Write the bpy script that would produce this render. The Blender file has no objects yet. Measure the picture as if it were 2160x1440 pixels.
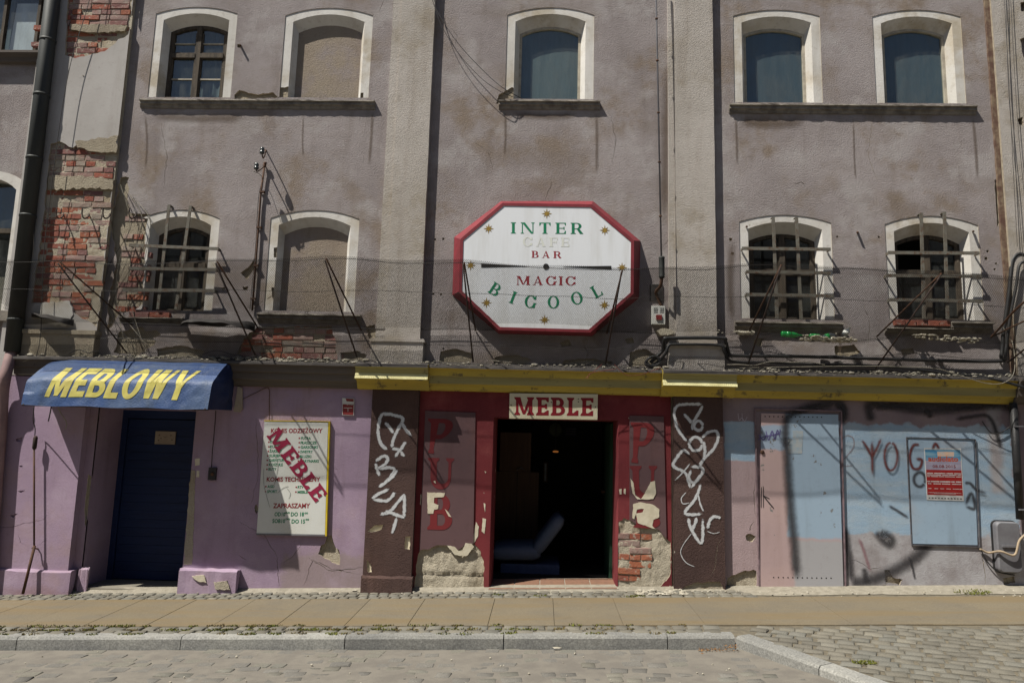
import bpy, math, random
import numpy as np
from mathutils import Vector, Matrix, noise as mnoise
from mathutils.geometry import delaunay_2d_cdt
random.seed(7)
C = bpy.context.scene
COL = C.collection
# ------------------------------------------------------------------ camera, world, sun, exposure
W, H, F = 2160, 1440, 1560.0
YAW, PITCH, ROLL = math.radians(-2.524), math.radians(8.378), math.radians(1.534)
CAM = np.array([0.0, -8.6, 1.6])
def _basis():
    cy, sy, cp, sp = math.cos(YAW), math.sin(YAW), math.cos(PITCH), math.sin(PITCH)
    f = np.array([sy*cp, cy*cp, sp]); r = np.array([cy, -sy, 0]); u = np.cross(r, f)
    cr, sr = math.cos(ROLL), math.sin(ROLL)
    return r*cr+u*sr, u*cr-r*sr, f
RV, UV, FV = _basis()
cam = bpy.data.cameras.new('camera'); cam.sensor_width = 36; cam.lens = F/W*36
cam.clip_end = 2000; cam.clip_start = .05
co = bpy.data.objects.new('camera', cam); COL.objects.link(co); C.camera = co
co.matrix_world = Matrix(((RV[0], UV[0], -FV[0], CAM[0]), (RV[1], UV[1], -FV[1], CAM[1]), (RV[2], UV[2], -FV[2], CAM[2]), (0, 0, 0, 1)))
SUN = Vector((.53, .35, -1)).normalized()          # travel of the sunlight
world = bpy.data.worlds.new('World'); C.world = world; world.use_nodes = True
wn = world.node_tree; wn.nodes.clear()
sky = wn.nodes.new('ShaderNodeTexSky'); sky.sky_type = 'NISHITA'; sky.sun_disc = False
sky.sun_elevation = math.asin(-SUN.z); sky.sun_rotation = math.atan2(-SUN.x, -SUN.y)
bg = wn.nodes.new('ShaderNodeBackground'); bg.inputs[1].default_value = .05
wo = wn.nodes.new('ShaderNodeOutputWorld'); wn.links.new(sky.outputs[0], bg.inputs[0]); wn.links.new(bg.outputs[0], wo.inputs[0])
sl = bpy.data.lights.new('sun', 'SUN'); sl.energy = 5.0; sl.angle = math.radians(.5); sl.color = (1, .955, .87)
so = bpy.data.objects.new('sun', sl); COL.objects.link(so); so.rotation_euler = SUN.to_track_quat('-Z', 'Y').to_euler(); so.location = (-5, -5, 12)
vs = C.view_settings; vs.view_transform = 'Standard'; vs.look = 'None'; vs.gamma = 1; vs.use_curve_mapping = False; vs.exposure = 0.54
C.render.engine = 'CYCLES'; C.cycles.max_bounces = 6; C.cycles.transparent_max_bounces = 16; C.cycles.use_denoising = True

# ------------------------------------------------------------------ helpers
def p(px, py, Y=0.0):
    d = FV*F + RV*(px-W/2) - UV*(py-H/2); t = (Y-CAM[1])/d[1]; q = CAM+d*t
    return (float(q[0]), float(q[2]))
def P3(px, py, Y=0.0):
    x, z = p(px, py, Y); return Vector((x, Y, z))
def PX(L, Y=0.0): return [p(a, b, Y) for a, b in L]
G0, GX, GY = .068, .0378, .036
def gz(x, y): return G0+GX*x+GY*y
def rz(x, y): return G0+GX*x-.066-.094+.004*(y+1.83)     # road surface
def pg(px, py, dz=0.0):
    d = FV*F + RV*(px-W/2) - UV*(py-H/2); c = CAM
    t = (c[2]-G0-dz-GX*c[0]-GY*c[1])/-(d[2]-GX*d[0]-GY*d[1]); q = c+d*t
    return float(q[0]), float(q[1])
def rnd(a, b): return random.uniform(a, b)
def tag(o, label=None, cat=None, group=None, kind=None):
    if label: o['label'] = label
    if cat: o['category'] = cat
    if group: o['group'] = group
    if kind: o['kind'] = kind
    return o
def empty(name, loc=(0, 0, 0), label=None, cat=None, group=None, kind=None, parent=None):
    o = bpy.data.objects.new(name, None); COL.objects.link(o); o.location = loc; o.empty_display_size = .1
    if parent: o.parent = parent
    return tag(o, label, cat, group, kind)
def link(name, me, parent=None, loc=None):
    o = bpy.data.objects.new(name, me); COL.objects.link(o)
    if parent:
        o.parent = parent
        if loc is None: o.location = -parent_world(parent)
        else: o.location = Vector(loc)-parent_world(parent)
    elif loc is not None: o.location = loc
    return o
def parent_world(o):
    v = Vector((0, 0, 0))
    while o: v += o.location; o = o.parent
    return v
class MB:
    def __init__(s): s.v = []; s.f = []; s.m = []; s.s = []
    def add(s, vs_, fs, mi=0, smooth=False):
        b = len(s.v); s.v += [tuple(q) for q in vs_]
        for f in fs: s.f.append(tuple(i+b for i in f)); s.m.append(mi); s.s.append(smooth)
        return s
    def box(s, x0, x1, y0, y1, z0, z1, mi=0):
        return s.add([(x0, y0, z0), (x1, y0, z0), (x1, y1, z0), (x0, y1, z0), (x0, y0, z1), (x1, y0, z1), (x1, y1, z1), (x0, y1, z1)],
                     [(0, 3, 2, 1), (4, 5, 6, 7), (0, 1, 5, 4), (1, 2, 6, 5), (2, 3, 7, 6), (3, 0, 4, 7)], mi)
    def bar(s, a, b, w, d, up=(0, -1, 0), mi=0):          # rectangular bar from a to b, width w, depth d along up
        a, b = Vector(a), Vector(b); t = (b-a).normalized(); u = Vector(up); u = (u-t*u.dot(t)).normalized(); r = t.cross(u)
        V = [q+r*(sx*w/2)+u*(sy*d/2) for q in (a, b) for sx, sy in ((-1, -1), (1, -1), (1, 1), (-1, 1))]
        return s.add(V, [(0, 1, 2, 3), (7, 6, 5, 4), (0, 4, 5, 1), (1, 5, 6, 2), (2, 6, 7, 3), (3, 7, 4, 0)], mi)
    def tube(s, path, r, n=6, mi=0, cap=True):
        path = [Vector(q) for q in path]; rr = r if isinstance(r, (list, tuple)) else [r]*len(path)
        V = []; up = None
        for i, q in enumerate(path):
            t = (path[min(i+1, len(path)-1)]-path[max(i-1, 0)])
            t = t.normalized() if t.length > 1e-9 else Vector((0, 0, 1))
            if up is None:
                up = Vector((0, 0, 1)) if abs(t.z) < .9 else Vector((0, 1, 0))
            up = (up-t*up.dot(t)).normalized(); sd = t.cross(up)
            for k in range(n):
                a = 2*math.pi*k/n; V.append(q+(up*math.cos(a)+sd*math.sin(a))*rr[i])
        Fc = []
        for i in range(len(path)-1):
            for k in range(n): Fc.append((i*n+k, i*n+(k+1) % n, (i+1)*n+(k+1) % n, (i+1)*n+k))
        if cap: Fc.append(tuple(range(n))[::-1]); Fc.append(tuple((len(path)-1)*n+k for k in range(n)))
        return s.add(V, Fc, mi, n > 5)
    def lathe(s, prof, o, axis='z', n=16, mi=0):          # prof [(r,h)]
        V = []
        for r, h in prof:
            for k in range(n):
                a = 2*math.pi*k/n; c_, s_ = r*math.cos(a), r*math.sin(a)
                V.append({'z': (c_, s_, h), 'y': (c_, h, s_), 'x': (h, c_, s_)}[axis])
        V = [tuple(Vector(q)+Vector(o)) for q in V]; Fc = []
        for i in range(len(prof)-1):
            for k in range(n): Fc.append((i*n+k, i*n+(k+1) % n, (i+1)*n+(k+1) % n, (i+1)*n+k))
        Fc.append(tuple(range(n))[::-1]); Fc.append(tuple((len(prof)-1)*n+k for k in range(n)))
        return s.add(V, Fc, mi, True)
    def blob(s, c, r, sq=(1, 1, 1), mi=0, j=.25):
        V = []; c = Vector(c)
        for d in ICO_V: V.append(c+Vector((d[0]*sq[0], d[1]*sq[1], d[2]*sq[2]))*r*rnd(1-j, 1+j))
        return s.add(V, ICO_F, mi)
    def build(s, name, mats, parent=None, **k):
        me = bpy.data.meshes.new(name); me.from_pydata(s.v, [], s.f)
        if not isinstance(mats, (list, tuple)): mats = [mats]
        for m in mats: me.materials.append(m)
        me.polygons.foreach_set('material_index', s.m); me.polygons.foreach_set('use_smooth', s.s); me.update()
        return link(name, me, parent, **k)
t_ = (1+5**.5)/2
ICO_V = [Vector(q).normalized() for q in ((-1, t_, 0), (1, t_, 0), (-1, -t_, 0), (1, -t_, 0), (0, -1, t_), (0, 1, t_), (0, -1, -t_), (0, 1, -t_), (t_, 0, -1), (t_, 0, 1), (-t_, 0, -1), (-t_, 0, 1))]
ICO_F = [(0, 11, 5), (0, 5, 1), (0, 1, 7), (0, 7, 10), (0, 10, 11), (1, 5, 9), (5, 11, 4), (11, 10, 2), (10, 7, 6), (7, 1, 8), (3, 9, 4), (3, 4, 2), (3, 2, 6), (3, 6, 8), (3, 8, 9), (4, 9, 5), (2, 4, 11), (6, 2, 10), (8, 6, 7), (9, 8, 1)]
def area(pl): return sum(pl[i][0]*pl[(i+1) % len(pl)][1]-pl[(i+1) % len(pl)][0]*pl[i][1] for i in range(len(pl)))/2
def region(pos, neg=()):
    V = []; Fc = []; lab = []
    for L, sgn in ((pos, 1), (neg, -1)):
        for pl in L:
            pl = list(pl)
            if area(pl) < 0: pl = pl[::-1]
            b = len(V); V += [Vector(q) for q in pl]; Fc.append(list(range(b, b+len(pl)))); lab.append(sgn)
    v, e, f, ov, oe, of = delaunay_2d_cdt(V, [], Fc, 0, 1e-5, True)
    tri = [t for t, o in zip(f, of) if o and all(lab[i] > 0 for i in o)]
    par = {}
    def fd(i):
        while par.setdefault(i, i) != i: i = par[i]
        return i
    for t in tri: par[fd(t[0])] = fd(t[1]); par[fd(t[1])] = fd(t[2])
    ar = {}
    for t in tri: k = fd(t[0]); ar[k] = ar.get(k, 0)+abs(area([v[i] for i in t]))
    tri = [t for t in tri if ar[fd(t[0])] > .0006 or len(ar) == 1]
    used = sorted({i for t in tri for i in t}); mp = {k: i for i, k in enumerate(used)}
    return [(v[k].x, v[k].y) for k in used], [tuple(mp[i] for i in t) for t in tri]
def slab(name, pos, neg, y0, y1, mat, parent=None, edge=None, fn=None, mb=None, mi=0, mie=None):
    """plate: 2D region in (x,z), front at y0, sides going back to y1"""
    v, tri = region(pos, neg); own = mb is None; mb = mb or MB()
    fn = fn or (lambda x, z, y: (x, y, z))
    tri = [t if area([v[i] for i in t]) > 0 else t[::-1] for t in tri]
    fb = len(mb.v); mb.add([fn(x, z, y0) for x, z in v], tri, mi)
    E = {}
    for t in tri:
        for i in range(3): E[(t[i], t[(i+1) % 3])] = 1
    if y1 != y0:
        ms = mi if mie is None and not edge else (1 if mie is None else mie); bk_ = {}
        for a, b in E:
            if (b, a) not in E:
                for q in (a, b):
                    if q not in bk_: bk_[q] = len(mb.v); mb.v.append(tuple(fn(*v[q], y1)))
                mb.f.append((fb+b, fb+a, bk_[a], bk_[b])); mb.m.append(ms); mb.s.append(False)
    if own: return mb.build(name, [mat, edge] if edge else mat, parent)
def ragged(pl, amp=.02, step=.05):
    out = []
    for i in range(len(pl)):
        a, b = Vector(pl[i]), Vector(pl[(i+1) % len(pl)]); n = max(1, int((b-a).length/step))
        nn = Vector((-(b-a).y, (b-a).x)).normalized()
        for k in range(n):
            q = a.lerp(b, k/n)+nn*rnd(-amp, amp)+Vector((rnd(-1, 1), rnd(-1, 1)))*amp*.3; out.append((q.x, q.y))
    return out
def rpx(L, amp=.018, step=.045, Y=0): return ragged(PX(L, Y), amp, step)
def crack(L, w=.006, Y=0):
    pts = [Vector(q) for q in PX(L, Y)]; fine = []
    for i in range(len(pts)-1):
        n = max(2, int((pts[i+1]-pts[i]).length/.035))
        for k in range(n):
            q = pts[i].lerp(pts[i+1], k/n); fine.append(q+Vector((rnd(-1, 1), rnd(-1, 1)))*.009)
    fine.append(pts[-1]); up = []; dn = []
    for i, q in enumerate(fine):
        t = (fine[min(i+1, len(fine)-1)]-fine[max(i-1, 0)]).normalized(); nn = Vector((-t.y, t.x)); k = w*rnd(.35, 1)*(1-abs(2*i/(len(fine)-1)-1)**3)*.5+.0006
        up.append(tuple(q+nn*k)); dn.append(tuple(q-nn*k))
    return up+dn[::-1]
def inpoly(x, y, pl):
    c = False; j = len(pl)-1
    for i in range(len(pl)):
        if (pl[i][1] > y) != (pl[j][1] > y) and x < (pl[j][0]-pl[i][0])*(y-pl[i][1])/(pl[j][1]-pl[i][1])+pl[i][0]: c = not c
        j = i
    return c
def catmull(pts, n=6, closed=False):
    pts = [Vector(q) for q in pts]
    if len(pts) < 3: return pts
    out = []
    for i in range(len(pts)-1):
        a, b, c, d = pts[max(i-1, 0)], pts[i], pts[i+1], pts[min(i+2, len(pts)-1)]
        for k in range(n):
            t = k/n; out.append(.5*((2*b)+(c-a)*t+(2*a-5*b+4*c-d)*t*t+(3*b-a-3*c+d)*t**3))
    return out+[pts[-1]]
def arch(x0, x1, z0, zs, za, n=10):
    w = x1-x0; h = max(za-zs, .001); R = (w*w/4+h*h)/(2*h); cx = (x0+x1)/2; cz = za-R; a0 = math.asin(min(1, w/2/R))
    return [(x0, z0), (x1, z0)]+[(cx+R*math.sin(a0*(1-2*k/n)), cz+R*math.cos(a0*(1-2*k/n))) for k in range(n+1)]

# ------------------------------------------------------------------ materials
class NT:
    def __init__(s, name):
        s.mat = bpy.data.materials.new(name); s.mat.use_nodes = True; s.t = s.mat.node_tree; s.t.nodes.clear()
        s.out = s.t.nodes.new('ShaderNodeOutputMaterial'); s.b = s.t.nodes.new('ShaderNodeBsdfPrincipled'); s.t.links.new(s.b.outputs[0], s.out.inputs[0])
        g = s.t.nodes.new('ShaderNodeNewGeometry'); s.pos = g.outputs['Position']; s.geo = g
        s.b.inputs['Specular IOR Level'].default_value = .25
    def n(s, ty, **k):
        o = s.t.nodes.new(ty)
        for a, v in k.items(): setattr(o, a, v)
        return o
    def put(s, sock, v):
        if isinstance(v, bpy.types.NodeSocket): s.t.links.new(v, sock)
        elif isinstance(v, tuple) and len(v) == 3 and sock.type == 'RGBA': sock.default_value = (*v, 1)
        else: sock.default_value = v
    def math(s, op, a, b=0.0, clamp=False):
        o = s.n('ShaderNodeMath', operation=op, use_clamp=clamp); s.put(o.inputs[0], a); s.put(o.inputs[1], b); return o.outputs[0]
    def noise(s, scale, detail=4, rough=.55, vec=None, stretch=None, off=None):
        o = s.n('ShaderNodeTexNoise'); o.inputs['Scale'].default_value = scale; o.inputs['Detail'].default_value = detail; o.inputs['Roughness'].default_value = rough
        v = vec or s.pos
        if stretch or off:
            m = s.n('ShaderNodeMapping'); s.t.links.new(v, m.inputs[0]); m.inputs['Scale'].default_value = stretch or (1, 1, 1); m.inputs['Location'].default_value = off or (0, 0, 0); v = m.outputs[0]
        s.t.links.new(v, o.inputs['Vector']); return o.outputs[0]
    def ss(s, v, a, b):                                    # smoothstep remap to 0..1
        o = s.n('ShaderNodeMapRange', interpolation_type='SMOOTHSTEP'); s.put(o.inputs[0], v); o.inputs[1].default_value = a; o.inputs[2].default_value = b; return o.outputs[0]
    def mix(s, f, a, b, mode='MIX'):
        o = s.n('ShaderNodeMix', data_type='RGBA', blend_type=mode); s.put(o.inputs[0], f); s.put(o.inputs[6], a); s.put(o.inputs[7], b); return o.outputs[2]
    def bump(s, h, strength=.5, dist=.01, nrm=None):
        o = s.n('ShaderNodeBump'); o.inputs['Strength'].default_value = strength; o.inputs['Distance'].default_value = dist; s.put(o.inputs['Height'], h)
        if nrm: s.t.links.new(nrm, o.inputs['Normal'])
        s.t.links.new(o.outputs[0], s.b.inputs['Normal']); return o.outputs[0]
    def xyz(s):
        o = s.n('ShaderNodeSeparateXYZ'); s.t.links.new(s.pos, o.inputs[0]); return o.outputs
    def zone(s, x0, x1, z0, z1, soft=.02, amp=.09, sc=5):
        if not hasattr(s, '_dz'):
            X = s.xyz(); s._dz = (X[0], X[2], s.noise(sc, 5, .6), s.noise(sc, 5, .6, off=(7, 3, 1)))
        x, z, n1, n2 = s._dz
        x = s.math('ADD', x, s.math('MULTIPLY', s.math('SUBTRACT', n1, .5), amp*2)); z = s.math('ADD', z, s.math('MULTIPLY', s.math('SUBTRACT', n2, .5), amp*2))
        m = s.math('MULTIPLY', s.ss(x, x0-soft, x0+soft), s.math('SUBTRACT', 1, s.ss(x, x1-soft, x1+soft)))
        return s.math('MULTIPLY', m, s.math('MULTIPLY', s.ss(z, z0-soft, z0+soft), s.math('SUBTRACT', 1, s.ss(z, z1-soft, z1+soft))))
    def done(s, col, rough=.9, metal=0.0, spec=None):
        s.put(s.b.inputs['Base Color'], col); s.put(s.b.inputs['Roughness'], rough); s.b.inputs['Metallic'].default_value = metal
        if spec is not None: s.b.inputs['Specular IOR Level'].default_value = spec
        return s.mat
def stucco(name, base, var, warm=None, fine=.5, grain=1.0, dirtamt=.5, streak=.45, extra=None, chips=None):
    m = NT(name)
    big = m.ss(m.noise(.9, 5, .6), .35, .65); mid = m.ss(m.noise(3.3, 6, .62, off=(4, 1, 9)), .38, .66)
    c = m.mix(big, base, var)
    if warm: c = m.mix(m.math('MULTIPLY', mid, m.ss(m.noise(1.3, 4, .5, off=(9, 9, 2)), .45, .62)), c, warm)
    if extra: c = extra(m, c)
    st = m.ss(m.noise(5, 6, .6, stretch=(1, 1, .12)), .5, .78)
    c = m.mix(m.math('MULTIPLY', st, streak), c, m.mix(1.0, c, (.62, .57, .52), 'MULTIPLY'))
    d = m.ss(m.noise(14, 8, .7, off=(2, 5, 5)), .52, .75)
    c = m.mix(m.math('MULTIPLY', d, dirtamt), c, m.mix(1.0, c, (.66, .62, .58), 'MULTIPLY'))
    g = m.noise(120, 3, .6)
    pit = m.ss(m.noise(55, 3, .7, off=(1, 7, 3)), .64, .74)
    c = m.mix(m.math('MULTIPLY', pit, .55*grain), c, m.mix(1.0, c, (.4, .38, .36), 'MULTIPLY'))
    c = m.mix(m.math('MULTIPLY', m.ss(g, .3, .7), .22*grain), c, m.mix(1.0, c, (1.4, 1.4, 1.4), 'MULTIPLY'))
    if chips:
        ch = m.ss(m.noise(chips[0], 8, .65, off=(3, 3, 3)), chips[1], chips[1]+.012); c = m.mix(ch, c, chips[2])
    h = m.math('ADD', m.math('MULTIPLY', g, .8*grain), m.math('MULTIPLY', m.noise(52, 5, .65), .9*grain))
    h = m.math('ADD', h, m.math('MULTIPLY', m.noise(6, 3, .5), .45)); h = m.math('SUBTRACT', h, m.math('MULTIPLY', pit, .5*grain))
    if chips: h = m.math('SUBTRACT', h, m.math('MULTIPLY', ch, .6))
    m.bump(h, fine, .0125 if grain > .8 else .011)
    return m.done(c, .92, spec=.15)
def simple(name, col, var=None, rough=.7, metal=0, sc=8, bump=.2, bsc=60, dist=.004, spec=.3, dirt=None, streak=(1, 1, 1)):
    m = NT(name); var = var or tuple(c*.7 for c in col)
    c = m.mix(m.ss(m.noise(sc, 6, .62, stretch=streak), .35, .68), col, var)
    if dirt: c = m.mix(m.ss(m.noise(sc*2.3, 8, .7, off=(3, 8, 1)), dirt[0], dirt[0]+.12), c, dirt[1])
    m.bump(m.noise(bsc, 4, .6), bump, dist); return m.done(c, rough, metal, spec)
def pale(m, c):
    c = m.mix(m.math('MULTIPLY', m.ss(m.noise(1.9, 7, .62, off=(5, 0, 12)), .50, .64), .7), c, (.345, .32, .31))
    c = m.mix(m.math('MULTIPLY', m.ss(m.noise(1.1, 6, .6, stretch=(.5, 1, 1.6), off=(15, 0, 2)), .52, .66), .55), c, (.20, .168, .15))
    return c
GREY = dict(base=(.305, .272, .265), var=(.232, .203, .197), warm=(.215, .172, .138), extra=pale)
M = {}
M['stucco'] = stucco('mauve_grey_roughcast', **GREY, fine=.9)
M['pil'] = stucco('pale_grey_roughcast', (.43, .395, .36), (.36, .328, .292), (.30, .262, .21), fine=.9, streak=.5)
M['white'] = stucco('dirty_white_paint', (.62, .60, .565), (.50, .48, .44), (.42, .37, .29), fine=.5, grain=.5, dirtamt=.6, streak=.6, chips=(8, .675, (.36, .31, .24)))
M['infill'] = stucco('blind_window_render', (.27, .225, .175), (.235, .19, .15), (.25, .215, .205), fine=.9)
M['core'] = stucco('rough_old_render', (.36, .315, .235), (.29, .25, .185), (.24, .2, .15), fine=1.0, grain=1.4, dirtamt=.8)
M['rubblewall'] = stucco('exposed_lime_mortar', (.47, .42, .325), (.38, .34, .265), (.33, .27, .19), fine=1.0, grain=1.5, dirtamt=.9)
M['edge'] = simple('broken_plaster_edge', (.36, .31, .23), (.24, .2, .15), .95, sc=20, bump=.6)
def pw(m, c):
    def Z(a, b, a2, b2): (x0, z1), (x1, z0) = p(a, b), p(a2, b2); return x0, x1, z0, z1
    c = m.mix(m.math('MULTIPLY', m.zone(*Z(600, 1165, 775, 1260), soft=.05, amp=.16), .75), c, (.27, .215, .205))
    c = m.mix(m.math('MULTIPLY', m.zone(*Z(-300, 1222, 160, 1300), soft=.05, amp=.08), .6), c, (.24, .15, .15))
    return m.mix(m.math('MULTIPLY', m.ss(m.noise(2.2, 7, .65, off=(1, 8, 3)), .5, .7), .45), c, (.40, .315, .39))
M['purple'] = stucco('violet_wall_paint', (.330, .245, .325), (.285, .21, .285), (.31, .225, .265), extra=pw, fine=.65, grain=.45, dirtamt=.35, streak=.45, chips=(6, .70, (.36, .35, .30)))
M['brown'] = stucco('chocolate_wall_paint', (.085, .053, .046), (.065, .041, .037), (.10, .060, .05), fine=1.0, grain=.9, dirtamt=.4, chips=(7, .71, (.42, .39, .32)))
M['red'] = stucco('oxblood_wall_paint', (.165, .030, .034), (.12, .024, .028), (.19, .048, .048), fine=.45, grain=.3, dirtamt=.5, chips=(7, .69, (.5, .46, .36)))
M['panel'] = stucco('dull_plum_board', (.118, .070, .073), (.092, .056, .060), (.13, .070, .068), fine=.2, grain=.15, dirtamt=.4, chips=(9, .715, (.45, .40, .32)))
M['redletter'] = stucco('faded_red_lettering', (.165, .026, .028), (.12, .026, .03), fine=.2, grain=.2)
M['peel'] = simple('bare_cream_peel', (.58, .53, .41), (.48, .43, .32), .9, sc=14, bump=.5)
def rw(m, c):
    bl = m.mix(m.ss(m.noise(4, 6, .65, stretch=(.6, 1, 2)), .4, .62), (.265, .365, .465), (.32, .395, .46)); gr = m.mix(m.ss(m.noise(3, 6, .65), .4, .6), (.36, .35, .36), (.28, .26, .265)); pk = (.345, .262, .268)
    def Z(a, b, a2, b2): (x0, z1), (x1, z0) = p(a, b), p(a2, b2); return x0, x1, z0, z1
    c = m.mix(m.zone(*Z(1500, 965, 1605, 1400)), c, pk)
    c = m.mix(m.zone(*Z(1770, 1118, 2400, 1400), soft=.06, amp=.15), c, gr)
    c = m.mix(m.zone(*Z(1528, 888, 1594, 972), soft=.01, amp=.04), c, bl)
    c = m.mix(m.zone(*Z(1768, 892, 2150, 1135), soft=.02, amp=.12), c, bl)
    c = m.mix(m.zone(*Z(2080, 850, 2120, 1040), soft=.05, amp=.1), c, gr)
    return c
M['right'] = stucco('pink_and_blue_patch_paint', (.20, .155, .17), (.235, .185, .195), (.26, .205, .205), fine=.75, grain=.5, dirtamt=.4, streak=.35, extra=rw, chips=(8, .70, (.33, .29, .23)))
def dr(m, c):
    bl = (.285, .375, .465); gr = (.34, .335, .345)
    def Z(a, b, a2, b2): (x0, z1), (x1, z0) = p(a, b), p(a2, b2); return x0, x1, z0, z1
    c = m.mix(m.zone(*Z(1598, 895, 1658, 950), soft=.015, amp=.05), c, (.30, .37, .46))
    c = m.mix(m.zone(*Z(1655, 866, 1800, 1138), soft=.02, amp=.05, sc=3), c, bl)
    return m.mix(m.zone(*Z(1672, 1138, 1800, 1280), soft=.02, amp=.05, sc=3), c, gr)
M['door'] = stucco('pink_and_blue_door_paint', (.43, .315, .30), (.39, .288, .285), fine=.12, grain=.12, dirtamt=.25, streak=.3, extra=dr, chips=(6.5, .655, (.17, .17, .165)))
M['hatch'] = stucco('blue_hatch_paint', (.275, .365, .455), (.25, .335, .42), (.30, .33, .37), fine=.15, grain=.15, dirtamt=.4, streak=.5)
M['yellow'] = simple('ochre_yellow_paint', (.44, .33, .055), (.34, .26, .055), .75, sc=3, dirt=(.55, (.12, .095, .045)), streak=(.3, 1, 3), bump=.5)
M['yellowlit'] = simple('sunlit_yellow_paint', (.66, .62, .33), (.55, .50, .24), .75, sc=5, bump=.3)  # lighter yellow stands for sun caught on the slanted moulding step
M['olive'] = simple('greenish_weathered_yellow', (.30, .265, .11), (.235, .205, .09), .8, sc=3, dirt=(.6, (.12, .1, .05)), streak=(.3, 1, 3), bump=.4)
M['cornice'] = simple('weathered_grey_wood', (.115, .098, .085), (.085, .070, .060), .85, sc=4, streak=(.2, 1, 4), bump=.5, dirt=(.62, (.17, .14, .11)))
M['flash'] = simple('dull_roofing_felt', (.075, .067, .062), (.05, .045, .042), .85, sc=6, bump=.5, dirt=(.58, (.17, .15, .12)))
M['sill'] = simple('sooty_sill_stone', (.24, .215, .18), (.12, .105, .09), .85, sc=9, bump=.7, dirt=(.62, (.30, .27, .21)))
M['iron'] = simple('rusted_iron', (.055, .030, .020), (.095, .045, .022), .8, sc=20, bump=.5, spec=.3)
M['darkiron'] = simple('black_rusty_rod', (.022, .016, .014), (.045, .025, .018), .75, sc=20, bump=.4)
M['barpaint'] = simple('grey_green_bar_paint', (.135, .13, .108), (.10, .085, .065), .8, sc=12, bump=.7, dirt=(.52, (.085, .045, .025)))
M['pipe'] = simple('dark_zinc_pipe', (.045, .048, .045), (.03, .032, .03), .6, metal=.2, sc=5, streak=(1, 1, .2), bump=.2)
M['pinkpipe'] = simple('pinkish_painted_pipe', (.27, .18, .17), (.20, .13, .13), .7, sc=5, bump=.2)
M['wood'] = simple('rotten_window_wood', (.085, .067, .048), (.042, .034, .026), .85, sc=10, streak=(3, 3, .4), bump=.8, dirt=(.60, (.20, .17, .13)))
M['woodlight'] = simple('cream_window_wood', (.42, .38, .30), (.28, .25, .2), .8, sc=10, bump=.5)
M['cable'] = simple('black_cable_sheath', (.018, .018, .019), (.03, .029, .028), .5, sc=10, bump=.1)
M['wire'] = simple('thin_dark_wire', (.03, .027, .025), None, .6, sc=10)
M['palewire'] = simple('pale_twisted_wire', (.30, .27, .21), None, .7, sc=10)
M['redwire'] = simple('reddish_wire', (.24, .07, .05), None, .7, sc=10)
M['net'] = simple('dusty_black_netting', (.020, .018, .017), (.04, .035, .03), .9, sc=3, spec=.1)
M['signred'] = simple('crimson_sign_rim', (.215, .030, .040), (.155, .026, .032), .5, sc=6, bump=.2, dirt=(.60, (.085, .022, .022)))
def sw():
    m = NT('white_sign_acrylic'); c = m.mix(m.ss(m.noise(3, 5, .6, stretch=(3, 1, .4)), .4, .75), (.70, .72, .74), (.62, .63, .63))
    return m.done(c, .35, spec=.4)
M['signwhite'] = sw()
M['green'] = simple('sign_green', (.012, .20, .095), None, .5, sc=3, bump=0)
M['signlet'] = simple('sign_red_letters', (.30, .03, .04), None, .5, sc=3, bump=0)
M['ghost'] = simple('faded_cream_letters', (.60, .62, .55), (.64, .65, .6), .5, sc=30, bump=0)
M['gold'] = simple('sign_gold_star', (.30, .20, .035), (.2, .12, .03), .5, sc=40, bump=0)
M['black'] = simple('matt_black', (.015, .014, .013), None, .7, bump=0)
M['board'] = simple('creamy_wood_board', (.56, .52, .38), (.48, .43, .29), .7, sc=3, streak=(.25, 1, 5), bump=.3, bsc=30)
M['mebred'] = simple('dark_red_sign_paint', (.21, .008, .016), (.17, .008, .014), .55, sc=8, bump=.1)
M['notice'] = simple('white_notice_board', (.60, .61, .575), (.55, .55, .50), .45, sc=3, bump=.05, dirt=(.70, (.38, .35, .28)))
M['noticeyel'] = simple('yellow_board_edge', (.62, .46, .03), None, .5, sc=4, bump=.05)
M['meb2'] = simple('raspberry_letters', (.27, .018, .055), None, .5, sc=4, bump=0)
def tarp():
    m = NT('blue_awning_tarpaulin'); c = m.mix(m.ss(m.noise(2.2, 6, .6), .35, .7), (.022, .055, .155), (.055, .09, .17))
    c = m.mix(m.math('MULTIPLY', m.ss(m.noise(7, 7, .65, stretch=(1, 1, .3)), .5, .72), .5), c, (.095, .115, .135))
    m.bump(m.math('ADD', m.math('MULTIPLY', m.noise(3.5, 3, .5, stretch=(1, 1, .7)), 6), m.noise(60, 3, .5)), .5, .009); return m.done(c, .55, spec=.35)
M['tarp'] = tarp()
M['tarpside'] = simple('navy_awning_side', (.009, .017, .06), (.018, .032, .09), .55, sc=4, bump=.3, bsc=6, dist=.03)
M['awnyel'] = simple('yellow_awning_letters', (.48, .43, .10), (.38, .33, .09), .6, sc=6, bump=.5, bsc=5, dist=.01, dirt=(.66, (.3, .27, .1)))
M['beige'] = simple('beige_plastic', (.36, .30, .235), (.28, .23, .18), .6, sc=6, bump=.1)
M['bluedoor'] = simple('navy_door_paint', (.0035, .017, .075), (.003, .013, .058), .6, sc=4, streak=(.5, 1, 4), bump=.3, spec=.4)
M['silver'] = simple('silver_spray_paint', (.47, .48, .49), (.36, .36, .36), .5, sc=30, bump=.5, dist=.006, dirt=(.66, (.14, .09, .08)))
M['rustspray'] = simple('rust_red_spray', (.15, .035, .025), (.2, .06, .05), .8, sc=30, bump=.5)
M['slab'] = NT('tan_granite_slab'); 
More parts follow.
